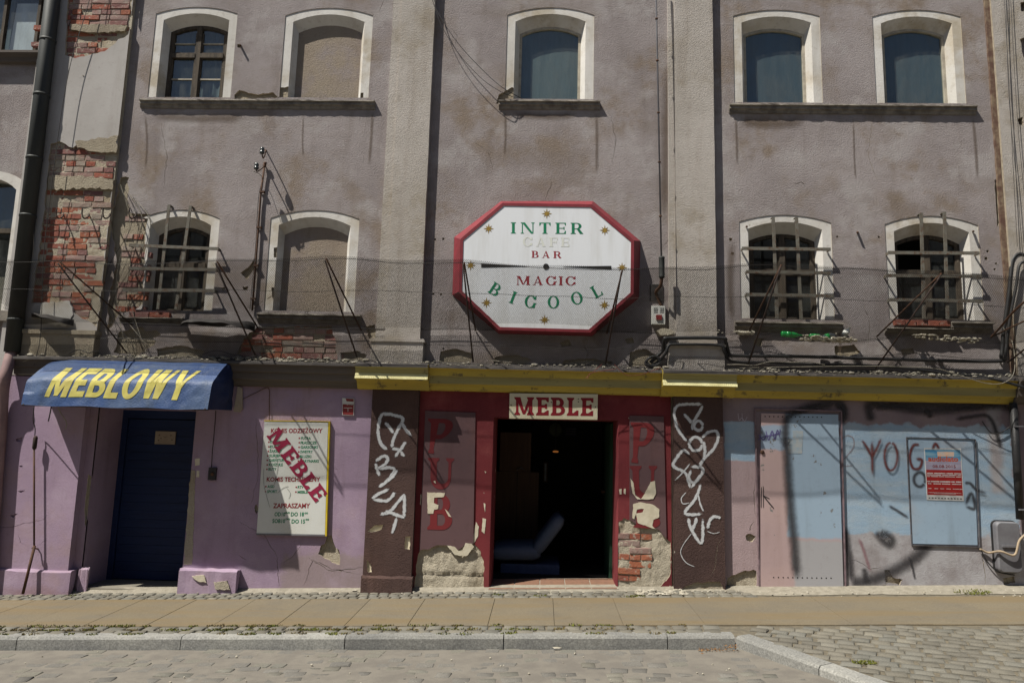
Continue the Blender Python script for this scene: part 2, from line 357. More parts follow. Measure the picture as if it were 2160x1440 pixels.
def granite(name, a, b, rust=None, speck=.35, perobj=True, bumpd=.004, bs=.5, rv=(.84, .3), sps=210):
    m = NT(name); c = m.mix(m.ss(m.noise(1.7, 6, .6), .35, .68), a, b)
    if perobj:
        oi = m.n('ShaderNodeObjectInfo'); f = m.math('ADD', rv[0], m.math('MULTIPLY', oi.outputs['Random'], rv[1]))
        cb = m.n('ShaderNodeCombineXYZ'); [m.t.links.new(f, cb.inputs[i]) for i in range(3)]
        c = m.mix(1.0, c, cb.outputs[0], 'MULTIPLY')
    sp = m.ss(m.noise(sps, 2, .6), .42, .62); c = m.mix(m.math('MULTIPLY', sp, speck), c, m.mix(1.0, c, (.45, .45, .46), 'MULTIPLY'))
    sp = m.ss(m.noise(sps*.7, 2, .6, off=(5, 5, 5)), .55, .66); c = m.mix(m.math('MULTIPLY', sp, speck), c, m.mix(1.0, c, (1.5, 1.5, 1.5), 'MULTIPLY'))
    if rust: c = m.mix(m.math('MULTIPLY', m.ss(m.noise(1.1, 6, .6, stretch=(.22, 1.9, 1), off=(3, 1, 1)), .42, .6), rust[0]), c, rust[1])
    d = m.ss(m.noise(9, 8, .7, off=(2, 2, 7)), .55, .75); c = m.mix(m.math('MULTIPLY', d, .35), c, m.mix(1.0, c, (.6, .57, .5), 'MULTIPLY'))
    h = m.math('ADD', m.noise(90, 4, .6), m.math('MULTIPLY', m.noise(18, 3, .5), 1.5)); m.bump(h, bs, bumpd)
    return m.done(c, .85, spec=.2)
M['slab'] = granite('tan_granite_slab', (.165, .138, .094), (.145, .125, .092), (.8, (.160, .120, .066)), .3, rv=(.97, .06), sps=110)
M['kerb'] = granite('grey_granite_kerb', (.27, .265, .24), (.21, .208, .195), None, .5, sps=75)
M['sett'] = granite('grey_granite_sett', (.180, .166, .132), (.146, .135, .110), None, .5)
M['sett2'] = granite('bluish_granite_sett', (.152, .147, .125), (.172, .160, .130), None, .5)
M['settr'] = granite('worn_road_sett', (.165, .155, .135), (.135, .128, .114), None, .6, rv=(.84, .34))
M['settrust'] = granite('orange_stained_sett', (.23, .16, .09), (.2, .15, .09), None, .4)
M['joint'] = simple('sandy_joint_fill', (.15, .128, .09), (.10, .088, .066), .95, sc=20, bump=.7, bsc=120)
M['roaddust'] = simple('dusty_road_fill', (.172, .156, .130), (.135, .122, .104), .95, sc=5, bump=.7, bsc=90, dirt=(.64, (.12, .11, .095)))
M['grit'] = simple('pale_mortar_grit', (.27, .245, .195), (.2, .18, .14), .95, sc=16, bump=.9, bsc=70, dist=.008)
M['moss'] = simple('green_moss', (.105, .125, .018), (.14, .13, .03), .95, sc=30, bump=.5)
M['drymoss'] = simple('dry_brown_moss', (.19, .155, .06), (.14, .10, .04), .95, sc=30, bump=.5)
M['leaf'] = simple('dry_orange_litter', (.25, .12, .035), (.16, .08, .03), .9, sc=30, bump=.2)
M['tile'] = simple('terracotta_floor_tile', (.21, .115, .075), (.17, .098, .068), .55, sc=25, bump=.15, dirt=(.62, (.13, .09, .07)))
M['grout'] = simple('pale_grout', (.34, .30, .24), None, .9, sc=20)
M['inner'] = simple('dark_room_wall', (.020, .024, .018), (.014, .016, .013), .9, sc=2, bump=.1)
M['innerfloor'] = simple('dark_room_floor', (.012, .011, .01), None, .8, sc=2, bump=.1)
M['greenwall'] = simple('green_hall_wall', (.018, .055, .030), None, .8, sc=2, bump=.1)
M['wardrobe'] = simple('brown_wood_door', (.10, .052, .026), (.07, .036, .02), .5, sc=6, streak=(6, 6, .3), bump=.1)
M['sofa'] = simple('slate_blue_upholstery', (.11, .14, .20), (.09, .12, .17), .9, sc=6, bump=.3, bsc=200)
M['sofabase'] = simple('dark_blue_sofa_base', (.06, .09, .17), None, .8, sc=6, bump=.2)
M['curtain'] = simple('net_curtain_cloth', (.125, .150, .148), (.095, .118, .118), .9, sc=5, streak=(3, 3, .25), bump=.1, bsc=3, dist=.02)
M['curtaindark'] = simple('dark_net_curtain_cloth', (.075, .098, .108), (.058, .078, .088), .9, sc=5, streak=(3, 3, .25), bump=.1, bsc=3, dist=.02)
M['whiteblind'] = simple('white_roller_blind', (.72, .72, .73), (.6, .6, .62), .8, sc=3, streak=(3, 3, .3), bump=.1)
M['tin'] = simple('crumpled_tin_flashing', (.060, .055, .052), (.03, .028, .027), .6, metal=.4, sc=5, bump=.7, bsc=9, dist=.02)
M['porc'] = simple('brown_glazed_porcelain', (.045, .052, .050), (.03, .034, .032), .25, sc=6, bump=0, spec=.6)
M['rubble'] = simple('plaster_rubble', (.40, .37, .30), (.29, .26, .20), .95, sc=12, bump=.6)
M['greybox'] = simple('grey_metal_box', (.16, .16, .17), (.125, .12, .13), .55, sc=5, bump=.15, dirt=(.68, (.14, .12, .11)))
M['tape'] = simple('beige_fabric_strap', (.36, .28, .19), None, .8, sc=10, bump=.2)
M['paper'] = simple('poster_paper_white', (.62, .62, .60), None, .5, sc=10, bump=0)
M['postred'] = simple('poster_red_print', (.30, .018, .016), (.25, .014, .014), .45, sc=10, bump=0)
M['postblue'] = simple('poster_sky_print', (.05, .20, .36), (.20, .34, .42), .45, sc=14, bump=0, streak=(.4, 1, 2))
M['postlow'] = simple('poster_lilac_print', (.36, .33, .40), (.26, .24, .32), .45, sc=14, bump=0, streak=(.4, 1, 2))
M['postorange'] = simple('poster_orange_print', (.50, .085, .03), None, .45, bump=0)
M['platered'] = simple('red_enamel', (.22, .03, .03), None, .5, sc=12, bump=0, dirt=(.62, (.15, .03, .03)))
def glass(name, tint, refl=.16, tr=.8, rough=.03):
    m = NT(name); t = m.t; t.nodes.remove(m.b)
    tr_ = t.nodes.new('ShaderNodeBsdfTransparent'); tr_.inputs[0].default_value = (*tint, 1); gl = t.nodes.new('ShaderNodeBsdfGlossy'); gl.inputs['Roughness'].default_value = rough
    gl.inputs[0].default_value = (.8, .85, .9, 1); df = t.nodes.new('ShaderNodeBsdfDiffuse'); df.inputs[0].default_value = (.16, .17, .16, 1)
    m1 = t.nodes.new('ShaderNodeMixShader'); m1.inputs[0].default_value = refl; t.links.new(tr_.outputs[0], m1.inputs[1]); t.links.new(gl.outputs[0], m1.inputs[2])
    m2 = t.nodes.new('ShaderNodeMixShader'); d = m.ss(m.noise(4, 7, .7, stretch=(1, 1, .4)), .3, .8); t.links.new(m.math('MULTIPLY', d, 1-tr), m2.inputs[0])
    t.links.new(m1.outputs[0], m2.inputs[1]); t.links.new(df.outputs[0], m2.inputs[2]); t.links.new(m2.outputs[0], m.out.inputs[0]); return m.mat
M['glass'] = glass('dusty_window_glass', (.8, .86, .86), .10, .65)
M['glassold'] = glass('old_dim_glass', (.55, .6, .6), .14, .6)
M['greenglass'] = simple('green_bottle_glass', (.010, .17, .035), (.015, .22, .05), .15, sc=8, bump=0, spec=.6)
M['clearglass'] = glass('clear_bottle_plastic', (.85, .88, .86), .3, .55)
def soft(name, col, dens=.9, lo=-.05, hi=1.05, na=.5):
    m = NT(name); t = m.t; a = m.n('ShaderNodeAttribute', attribute_name='soft'); n = m.noise(28, 6, .7)
    f = m.math('MULTIPLY', m.ss(m.math('ADD', a.outputs['Fac'], m.math('MULTIPLY', m.math('SUBTRACT', n, .5), na)), lo, hi), dens)
    tr = t.nodes.new('ShaderNodeBsdfTransparent'); mx = t.nodes.new('ShaderNodeMixShader'); t.links.new(f, mx.inputs[0]); t.links.new(tr.outputs[0], mx.inputs[1]); t.links.new(m.b.outputs[0], mx.inputs[2])
    t.links.new(mx.outputs[0], m.out.inputs[0]); m.bump(m.math('ADD', m.noise(120, 3, .6), m.noise(38, 4, .6)), .5, .008); return m.done(col, .8)
M['silversoft'] = soft('silver_spray_paint', (.50, .51, .52), 1.0, .18, .62, 1.5)
M['sprayblack'] = soft('soft_black_spray', (.04, .037, .04), .74)
M['spraygrey'] = soft('soft_grey_spray', (.09, .085, .09), .6)
M['sprayrust'] = soft('soft_rust_spray', (.12, .025, .02), .9)
M['sprayred'] = soft('soft_pink_spray', (.28, .12, .14), .5)
M['rustrun'] = soft('rusty_damp_stain', (.12, .085, .06), .5)
M['brick'] = []
for i, (a, b) in enumerate((((.27, .080, .048), (.21, .078, .058)), ((.33, .115, .06), (.25, .09, .058)), ((.20, .088, .076), (.165, .085, .078)), ((.27, .165, .142), (.25, .185, .16)), ((.28, .24, .195), (.25, .16, .13)))):
    M['brick'].append(simple('old_brick_'+'abcde'[i], a, b, .9, sc=9, bump=.9, bsc=45, dist=.007, dirt=(.54, (.34, .29, .235))))

# ------------------------------------------------------------------ letter shapes (serif / plain) as 2D regions
def ell(cx, cy, rx, ry, a0=0, a1=360, n=28): return [(cx+rx*math.cos(math.radians(a0+(a1-a0)*k/n)), cy+ry*math.sin(math.radians(a0+(a1-a0)*k/n))) for k in range(n+(a1-a0 < 360))]
def R_(a, b, c, d): return [(a, b), (c, b), (c, d), (a, d)]
def glyph(ch, T=.2, t=.08, s=.06, q=.08):
    """T thick stem, t thin stroke, s serif height (0 = plain), q serif overhang"""
    pos, neg = [], []
    def stem(x, w=T, top=True, bot=True, y0=0, y1=1):
        pos.append(R_(x, y0, x+w, y1))
        if s:
            if bot: pos.append([(x-q, y0), (x+w+q, y0), (x+w+q, y0+s*.8), (x+w, y0+s*2), (x, y0+s*2), (x-q, y0+s*.8)])
            if top: pos.append([(x-q, y1), (x-q, y1-s*.8), (x, y1-s*2), (x+w, y1-s*2), (x+w+q, y1-s*.8), (x+w+q, y1)])
    def diag(x0, y0, x1, y1, w): pos.append([(x0-w/2, y0), (x0+w/2, y0), (x1+w/2, y1), (x1-w/2, y1)])
    def foot(x, y): 
        if s: pos.append([(x-q*1.6, y), (x+q*1.6, y), (x+q*1.6, y+s*.8), (x-q*1.6, y+s*.8)] if y < .5 else [(x-q*1.6, y-s*.8), (x+q*1.6, y-s*.8), (x+q*1.6, y), (x-q*1.6, y)])
    def bowl(x, y0, y1, rx):
        cy, ry = (y0+y1)/2, (y1-y0)/2
        pos.append([(x, y0)]+ell(x+rx*.35, cy, rx*.65+T*.5, ry, -90, 90, 16)+[(x, y1)])
        neg.append([(x, y0+t)]+ell(x+rx*.35, cy, rx*.65-T*.5, ry-t, -90, 90, 16)+[(x, y1-t)])
    o = q if s else 0
    if ch == 'I': stem(o); w = T+2*o
    elif ch == 'L':
        stem(o); pos.append(R_(o, 0, o+.62, t)); w = .62+o
        if s: pos.append([(w, 0), (w, .3), (w-t*.7, .3), (w-t*2, t)])
        else: pos.append(R_(o, 0, w, T*.75))
    elif ch in 'EF':
        stem(o); w = .68+o; b = t if s else T*.75
        ys = [(1-b, 1), (.5-b/2, .5+b/2)]+([(0, b)] if ch == 'E' else [])
        for i, (a, c) in enumerate(ys):
            pos.append(R_(o, a, w-(.1 if i == 1 else 0), c))
            if s:
                e = w-(.1 if i == 1 else 0)
                pos.append([(e, c), (e-t*2, c), (e-t*.7, c-.26), (e, c-.26)] if i == 0 else ([(e, .36), (e-t*.7, .36), (e-t*1.5, .5), (e-t*.7, .64), (e, .64)] if i == 1 else [(e, 0), (e, .28), (e-t*.7, .28), (e-t*2, t)]))
    elif ch == 'T':
        w = .82; stem(.41-T/2, top=False); pos.append(R_(0, 1-t, w, 1))
        if s: pos += [[(0, 1), (0, .72), (t*.7, .72), (t*2, 1-t)], [(w, 1), (w-t*2, 1-t), (w-t*.7, .72), (w, .72)]]
    elif ch == 'N':
        tn = t if s else T*.85; w = .84+2*o; stem(o, tn, True, True); stem(w-o-tn, tn, True, bool(s) is False)
        pos.append([(o, 1), (o+T*1.1, 1), (w-o, 0), (w-o-T*.9, 0)])
    elif ch == 'M':
        tn = t if s else T*.8; w = 1.02+2*o; stem(o, tn); stem(w-o-T, T)
        mid = w/2-.02
        pos += [[(o, 1), (o+T*1.15, 1), (mid+T*.35, .05), (mid-T*.3, .05)], [(w-o-T*.9, 1), (w-o, 1), (mid+T*.35, .05), (mid+T*.35-tn, .05)]]
    elif ch == 'A':
        w = .94; tn = t if s else T*.85; pos += [[(.12, 0), (.12+tn, 0), (.5, 1), (.5-tn*.8, 1)], [(.42, 1), (.53, 1), (.84, 0), (.84-T*1.15, 0)], R_(.24, .27, .66, .27+t)]; foot(.14, 0); foot(.76, 0)
    elif ch in 'RPB':
        stem(o, bot=True)
        if ch == 'B': bowl(o+T, .50-t/2, 1, .34); bowl(o+T, 0, .50+t/2, .42); w = o+T+.52; 
        else: bowl(o+T, .42, 1, .40); w = o+T+.50
        if ch == 'R': pos.append([(o+T+.12, .5), (o+T+.12+T*1.05, .5), (w+.14, 0), (w+.14-T*1.25, 0)]); w += .12
        if ch in 'BR' and not s: pass
    elif ch in 'OCG':
        w = .9; pos.append(ell(.45, .5, .45, .52)); neg.append(ell(.45, .5, .45-T, .52-t*1.0, n=28))
        if ch in 'CG':
            neg.append([(.47, .36), (1.2, .36), (1.2, .70), (.47, .70)] if ch == 'C' else [(.52, .42), (1.2, .42), (1.2, .70), (.52, .70)])
            if s: pos.append([(.87, 1.0), (.87, .705), (.83, .705), (.74, .9), (.82, 1.0)])
            if ch == 'G': pos.append(R_(.66, 0.02, .66+T*.9, .415)); pos.append(R_(.56, .35, .95, .415))
            elif s: pos.append([(.87, .355), (.87, .12), (.78, .12), (.84, .355)])
    elif ch == 'U':
        w = .86+2*o; tn = t if s else T
        stem(o, T, True, False, .35); stem(w-o-tn, tn, True, False, .35)
        cx = (o+w-o)/2; pos.append([(o, .36)]+ell(cx, .36, cx-o, .37, 180, 360, 18)); neg.append([(o+T, .37)]+ell((o+T+w-o-tn)/2, .36, (w-o-tn-o-T)/2, .37-t*1.5, 180, 360, 16)+[(w-o-tn, .37)])
    elif ch == 'W':
        w = 1.15; tn = t if s else T*.75
        pos += [[(0, 1), (T, 1), (.34+T*.4, 0), (.34-T*.5, 0)], [(.34-tn*.5, 0), (.34+tn*.6, 0), (.62, 1), (.62-tn, 1)], [(.48, 1), (.48+T, 1), (.78+T*.4, 0), (.78-T*.5, 0)], [(.78-tn*.4, 0), (.78+tn*.6, 0), (1.15, 1), (1.15-tn, 1)]]
    elif ch == 'Y':
        w = .88; tn = t if s else T*.8
        pos += [[(0, 1), (T*1.05, 1), (.44+T/2, .45), (.44+T/2, 0), (.44-T/2, 0), (.44-T/2, .42)], [(.88, 1), (.88-tn, 1), (.44-tn*.2, .40), (.44+T/2, .40)]]
    else: w = .4
    return pos, neg, w
def lettering(mb, text, fn, sp=.16, mi=0, depth=0.0, fit=None, shear=0, subdiv=False, **g):
    """fn maps u in 0..1 (along text), v in 0..1 (height) to a 3D point"""
    gl = [glyph(c, **g) for c in text]; tot = sum(x[2] for x in gl)+sp*(len(gl)-1); x = 0
    for ps, ng, w in gl:
        if ps:
            v, tri = region(ps, ng); tri = [q if area([v[i] for i in q]) > 0 else q[::-1] for q in tri]
            if subdiv: v, tri = subd(v, tri, .12)
            mb.add([fn((x+a+shear*b)/tot, b) for a, b in v], tri, mi)
        x += w+sp
    return mb
def subd(v, tri, L):
    v = list(v)
    for _ in range(4):
        mid = {}; nt = []; ch = False
        def gm(a, b):
            k = (min(a, b), max(a, b))
            if math.dist(v[a], v[b]) <= L: return None
            if k not in mid: mid[k] = len(v); v.append(((v[a][0]+v[b][0])/2, (v[a][1]+v[b][1])/2))
            return mid[k]
        for a, b, c in tri:
            ab, bc, ca = gm(a, b), gm(b, c), gm(c, a); n = [m for m in (ab, bc, ca) if m is not None]
            if n: ch = True
            if len(n) == 0: nt.append((a, b, c))
            elif len(n) == 3: nt += [(a, ab, ca), (ab, b, bc), (ca, bc, c), (ab, bc, ca)]
            elif len(n) == 1:
                if ab is not None: nt += [(a, ab, c), (ab, b, c)]
                elif bc is not None: nt += [(a, b, bc), (a, bc, c)]
                else: nt += [(a, b, ca), (ca, b, c)]
            else:
                if ab is None: nt += [(a, b, bc), (a, bc, ca), (ca, bc, c)]
                elif bc is None: nt += [(a, ab, ca), (ab, b, c), (ab, c, ca)]
                else: nt += [(ab, b, bc), (a, ab, bc), (a, bc, c)]
        tri = nt
        if not ch: break
    return v, tri
def quadmap(TL, TR, BR, BL, Y):
    """(u,v) on a flat panel given by four photograph corners on the plane y=Y"""
    a, b, c, d = [Vector(p(*q, Y)) for q in (BL, BR, TR, TL)]
    def f(u, v, dy=0):
        q = a*(1-u)*(1-v)+b*u*(1-v)+c*u*v+d*(1-u)*v; return (q.x, Y+dy, q.y)
    return f
def font_text(body, height, off=.012, shear=0, align='LEFT'):
    cu = bpy.data.curves.new('t', 'FONT'); cu.body = body; cu.size = 1; cu.offset = off; cu.shear = shear; cu.align_x = align; cu.resolution_u = 2
    o = bpy.data.objects.new('t', cu); COL.objects.link(o); dg = bpy.context.evaluated_depsgraph_get(); me = bpy.data.meshes.new_from_object(o.evaluated_get(dg))
    vs_ = [(v.co.x*height/.70, v.co.y*height/.70) for v in me.vertices]; fs = [tuple(f.vertices) for f in me.polygons]
    bpy.data.objects.remove(o); bpy.data.curves.remove(cu); bpy.data.meshes.remove(me); return vs_, fs
def put_text(mb, body, q, u, v, hgt, width=None, mi=0, off=.012, dy=-.002, rot=0, align='LEFT'):
    """text on panel q; u,v = start point, hgt cap height and width in panel fractions"""
    vs_, fs = font_text(body, 1.0, off, align='LEFT')
    if not vs_: return
    x0 = min(a for a, b in vs_); x1 = max(a for a, b in vs_); kx = (width/(x1-x0)) if width else hgt
    u0 = u-(width/2 if (width and align == 'CENTER') else 0)
    mb.add([q(u0+(a-x0)*kx, v+b*hgt, dy) for a, b in vs_], fs, mi)
def ribbon(mb, path2, w, Y, soft=False, mi=0, sof=None):
    pts = catmull(path2, 7); n = len(pts); V = []; Fc = []; A = []
    cols = (-1, -.45, 0, .45, 1) if soft else (-1, 1)
    for i, q in enumerate(pts):
        t = (pts[min(i+1, n-1)]-pts[max(i-1, 0)]); t = t.normalized() if t.length > 1e-9 else Vector((1, 0)); nn = Vector((-t.y, t.x))
        ww = w*(1 if soft else rnd(.88, 1.12)); 
        if not soft: ww *= .55+.45*min(1, 4*min(i, n-1-i)/n+.15)
        for c in cols:
            r = q+nn*c*ww/2; V.append((r.x, Y, r.y)); e = min(1, min(i, n-1-i)/3); A.append((1-abs(c))*e)
    k = len(cols)
    for i in range(n-1):
        for j in range(k-1): Fc.append((i*k+j, (i+1)*k+j, (i+1)*k+j+1, i*k+j+1))
    mb.add(V, Fc, mi)
    if sof is not None: sof += A
def spray(name, strokes, w, Y, mat, parent, T=None):
    mb = MB(); A = []; K = 1.7 if 'black' in name or 'grey' in name else 1.15
    for i, s in enumerate(strokes):
        ww = w
        if isinstance(s, tuple): ww, s = s; ww *= 1.45 if 'silver' in name else 1
        ribbon(mb, [p(*(T(*q) if T else q), Y) for q in s], ww*K, Y-.00022*i, True, 0, A)
    o = mb.build(name, mat, parent); at = o.data.attributes.new('soft', 'FLOAT', 'POINT'); at.data.foreach_set('value', A); return o
def hard(name, strokes, w, Y, mat, parent, T=None):
    mb = MB()
    for i, s in enumerate(strokes):
        ww = w
        if isinstance(s, tuple): ww, s = s
        ribbon(mb, [p(*(T(*q) if T else q), Y) for q in s], ww, Y-.0005*i)
    return mb.build(name, mat, parent)

# ------------------------------------------------------------------ ground, pavement, kerb, road
gm = MB(); gm.add([(-400, -400, -3.0), (400, -400, -3.0), (400, 400, -3.0), (-400, 400, -3.0)], [(0, 1, 2, 3)])
gr = gm.build('ground', M['roaddust']); tag(gr, kind='structure')
X0, X1 = -8.5, 9.0
def sheet(name, pts, zf, mat, parent=None, dz=0):
    v = [(x, y, zf(x, y)+dz) for x, y in pts]
    return MB().add(v, [tuple(range(len(v)))]).build(name, mat, parent)
road = empty('road', kind='structure'); road.name = 'road'
mb = MB(); nx_, ny_ = 190, 46
for i in range(nx_+1):
    for j in range(ny_+1):
        x = -7.6+i*14.4/nx_; y = -1.88-j*2.7/ny_; mb.v.append((x, y, rz(x, y)-.004+.0075*mnoise.fractal(Vector((x*2.6, y*3.2, 0)), 1, 2, 4)))
for i in range(nx_):
    for j in range(ny_): a = i*(ny_+1)+j; mb.f.append((a, a+1, a+ny_+2, a+ny_+1)); mb.m.append(0); mb.s.append(True)
mb.build('road_dust', M['roaddust'], road)
sheet('road_bed', [(-60, -60), (60, -60), (60, -1.9), (-60, -1.9)], rz, M['roaddust'], road, dz=-.03)
pav = empty('pavement', kind='structure')
KX, KY = 1.70, -1.83                                      # corner where the kerb turns towards the viewer
KD = Vector((.52, -1.0)).normalized()                      # direction of the turned kerb
kend = (KX+KD.x*12, KY+KD.y*12)
sheet('pavement_bed', [(-60, 0.9), (-60, KY+.02), (KX+.05, KY+.02), (kend[0]+.1, kend[1]), (60, kend[1]), (60, .9)], gz, M['joint'], pav, dz=-.012)
def settmesh(w, l, h, j=.1):
    mb = MB(); V = []
    for (zz, k) in ((-h, 1.0), (-.007, 1.0), (0, .90)):
        for sx, sy in ((-1, -1), (0, -1.03), (1, -1), (1, 1), (0, 1.03), (-1, 1)):
            V.append((sx*w/2*k*rnd(1-j, 1), sy*l/2*k*rnd(1-j, 1), zz+(rnd(-.002, .002) if zz == 0 else 0)))
    V.append((0, 0, .002))
    Fc = []
    for r in (0, 1):
        for k in range(6): Fc.append((r*6+k, r*6+(k+1) % 6, r*6+6+(k+1) % 6, r*6+6+k))
    for k in range(6): Fc.append((12+k, 12+(k+1) % 6, 18))
    me = bpy.data.meshes.new('sett'); me.from_pydata([tuple(v) for v in V], [], Fc)
    me.polygons.foreach_set('use_smooth', [False]*12+[True]*6); me.update(); return me
def lay(parent, cells, mats, zf, w, l, limit, name='sett', dz=0, tilt=.0):
    """cells: (x,y,yaw,scale) nearest to the camera first become parts, the rest one joined part"""
    variants = []
    for m in mats:
        for _ in range(4):
            me = settmesh(w, l, .07); me.materials.append(m); variants.append(me)
    cells.sort(key=lambda c: (c[0]-CAM[0])**2*.3+(c[1]-CAM[1])**2)
    rest = MB(); sl_ = math.atan(GX)
    for i, (x, y, yaw, sc, sd) in enumerate(cells):
        me = random.choice(variants); z = zf(x, y)+dz+rnd(-.003, .003)*(1+tilt*20)
        if i < limit:
            o = link(name, me, parent, (x, y, z)); o.rotation_euler = (rnd(-.03, .03)*(1+tilt*20)+.03, -sl_+rnd(-.03, .03), yaw); o.scale = (sc, sd, 1)
        else:
            k = len(rest.v); c_, s_ = math.cos(yaw), math.sin(yaw)
            for v in me.vertices:
                a, b = v.co.x*sc, v.co.y*sd; X, Y = x+a*c_-b*s_, y+a*s_+b*c_; rest.v.append((X, Y, z+v.co.z+zf(X, Y)-zf(x, y)))
            for f in me.polygons: rest.f.append(tuple(q+k for q in f.vertices)); rest.m.append(mats.index(me.materials[0])); rest.s.append(False)
    if rest.v:
        o = rest.build(name+'_field', mats, parent); o['kind'] = 'stuff'
# upper strip along the wall (three courses), lower strip behind the kerb (two courses)
def inview(x, y): return abs(x) < (y-CAM[1])*.735+.3
ups = empty('sett_strip', kind='structure'); ups.name = 'paving_strip'
c = []
for r in range(3):
    x = X0+rnd(0, .1)
    while x < 2.2:
        w = rnd(.095, .135)
        if inview(x, -.1) and not (-.75 < x < .97 and r == 2 and False): c.append((x+w/2, -.345+r*.108+rnd(-.006, .006), rnd(-.05, .05), w/.115, 1))
        x += w+.006
lay(ups, c, [M['sett'], M['sett2']], gz, .11, .10, 300, dz=.002)
lows = empty('kerb_side_paving_strip', kind='structure')
c = []
for r in range(2):
    x = X0+rnd(0, .1)
    while x < 1.6:
        w = rnd(.11, .17)
        if inview(x, -1.6): c.append((x+w/2, -1.68+r*.132+rnd(-.006, .006), rnd(-.05, .05), w/.135, 1))
        x += w+.008
lay(lows, c, [M['sett'], M['sett2']], gz, .13, .122, 300, dz=.002)
# right-hand sett field
rf = empty('sett_field', kind='structure'); rf.name = 'cobbled_pavement'
c = []; yaw0 = -.40; cy_, sy_ = math.cos(yaw0), math.sin(yaw0)
for i in range(-40, 60):
    for j in range(-40, 40):
        a, b = i*.160+(j % 2)*.08+rnd(-.018, .018)+.03*math.sin(j*1.7), j*.118+rnd(-.008, .008)
        x = 3.0+a*cy_-b*sy_; y = -2.2+a*sy_+b*cy_
        edge = KX+.2+max(0, KY-y)*.52
        if y > -1.53 or y < -3.9 or x < edge-.02 or not inview(x, y): continue
        c.append((x, y, yaw0+rnd(-.07, .07), rnd(.88, 1.06), rnd(.9, 1.04)))
lay(rf, c, [M['sett'], M['sett2'], M['sett']], gz, .152, .112, 300, dz=.001)
# road setts, worn nearly flush with the dust
c = []
for j in range(0, 20):
    y = -1.93-j*.135; x = -7+rnd(0, .2)
    while x < 3.2:
        w = rnd(.12, .19)
        if x+w < KX-.06+(KY-y)*.50 and inview(x, y) and y > -3.7 and random.random() > .18: c.append((x+w/2, y+rnd(-.03, .03), rnd(-.14, .14), w/.15, rnd(.85, 1.0)))
        x += w+.012
lay(road, c, [M['settr'], M['sett2'], M['settr']], rz, .14, .118, 300, dz=-.003, tilt=.05)
# granite slabs
xs = [-8.2]; 
while xs[-1] < 8.6: xs.append(xs[-1]+rnd(.56, .78))
for a, b in zip(xs, xs[1:]):
    g = .0012; y0, y1 = -1.475, -.40; d = rnd(-.0015, .0015)
    if a > 1.4: y0 = -1.47
    mb = MB(); v = []
    for zz, k in ((-.09, 0), (-.004, 0), (0, .003)):
        for x, y in ((a+g+k, y0+g+k), (b-g-k, y0+g+k), (b-g-k, y1-g-k), (a+g+k, y1-g-k)): v.append((x, y, gz(x, y)+zz+.003+d))
    mb.add(v, [(0, 1, 5, 4), (1, 2, 6, 5), (2, 3, 7, 6), (3, 0, 4, 7), (4, 5, 9, 8), (5, 6, 10, 9), (6, 7, 11, 10), (7, 4, 8, 11), (8, 9, 10, 11)])
    mb.build('paving_slab', M['slab'], pav)
kb = empty('kerb', kind='structure')
def kstone(a, b, wid, drop=.0):
    a, b = Vector(a), Vector(b); t = (b-a).normalized(); n = Vector((-t.y, t.x)); a = a+t*.004; b = b-t*.004
    v = []
    for zz, inset in ((-.30, -.008), (-.02, 0), (.002, .016)):
        for q, s1 in ((a, 0), (b, 0), (b, 1), (a, 1)):
            r = q+n*(inset if s1 == 0 else wid-max(0, inset)*.3)+t*rnd(-.001, .001); v.append((r.x, r.y, gz(r.x, r.y)+zz))
    MB().add(v, [(0, 1, 5, 4), (1, 2, 6, 5), (2, 3, 7, 6), (3, 0, 4, 7), (4, 5, 9, 8), (5, 6, 10, 9), (6, 7, 11, 10), (7, 4, 8, 11), (8, 9, 10, 11)]).build('kerb_stone', M['kerb'], kb)
kx = [-8.9, -7.4, -5.95]+[pg(a, 1343)[0] for a in (38, 382, 727, 1062, 1409)]+[KX]
for a, b in zip(kx, kx[1:]): kstone((a, KY), (b, KY), .135)
q = Vector((KX+.005, KY)); 
for L in (.9, .95, 1.0, 1.0, 1.0): kstone(q, q+KD*L, .15); q = q+KD*L
# pale grit along the foot of the wall
mb = MB(); n = 90
for i in range(n+1):
    x = -7.5+i*15.2/n; w = .05+.05*mnoise.noise(Vector((x*1.3, 0, 0)))+(.16 if x > 2.2 else 0)+rnd(0, .025)
    for k, (yy, hh) in enumerate(((.1, .035), (-.015, .03), (-w*.5, .014+rnd(0, .006)), (-w-.05, -.006))): mb.v.append((x, yy, gz(x, yy)+hh))
for i in range(n):
    for k in range(3): mb.f.append((i*4+k, i*4+k+1, i*4+5+k, i*4+4+k)); mb.m.append(0); mb.s.append(True)
tag(mb.build('wall_foot_grit', M['grit']), 'strip of pale gritty mortar along the foot of the facade', 'grit', kind='stuff')
mb = MB()
for _ in range(240):
    x = rnd(-6, 6) if random.random() < .5 else rnd(1.8, 6); y = -abs(random.gauss(0, .16))-.03; r = rnd(.004, .013); mb.blob((x, y, gz(x, y)+r*.5), r, (1.2, 1, .7))
for _ in range(110):
    x = rnd(1.05, 1.6); y = rnd(-.3, -.06); r = rnd(.006, .02); mb.blob((x, y, gz(x, y)+r*.5), r, (1.4, 1, .6))
for _ in range(90):
    x = rnd(-6, 4); y = rnd(-3.2, -1.95); r = rnd(.003, .011)
    if x < KX+(KY-y)*.45: mb.blob((x, y, rz(x, y)+r*.5), r)
tag(mb.build('loose_rubble', M['rubble']), 'loose pale plaster crumbs scattered on the pavement and road', 'rubble', kind='stuff')
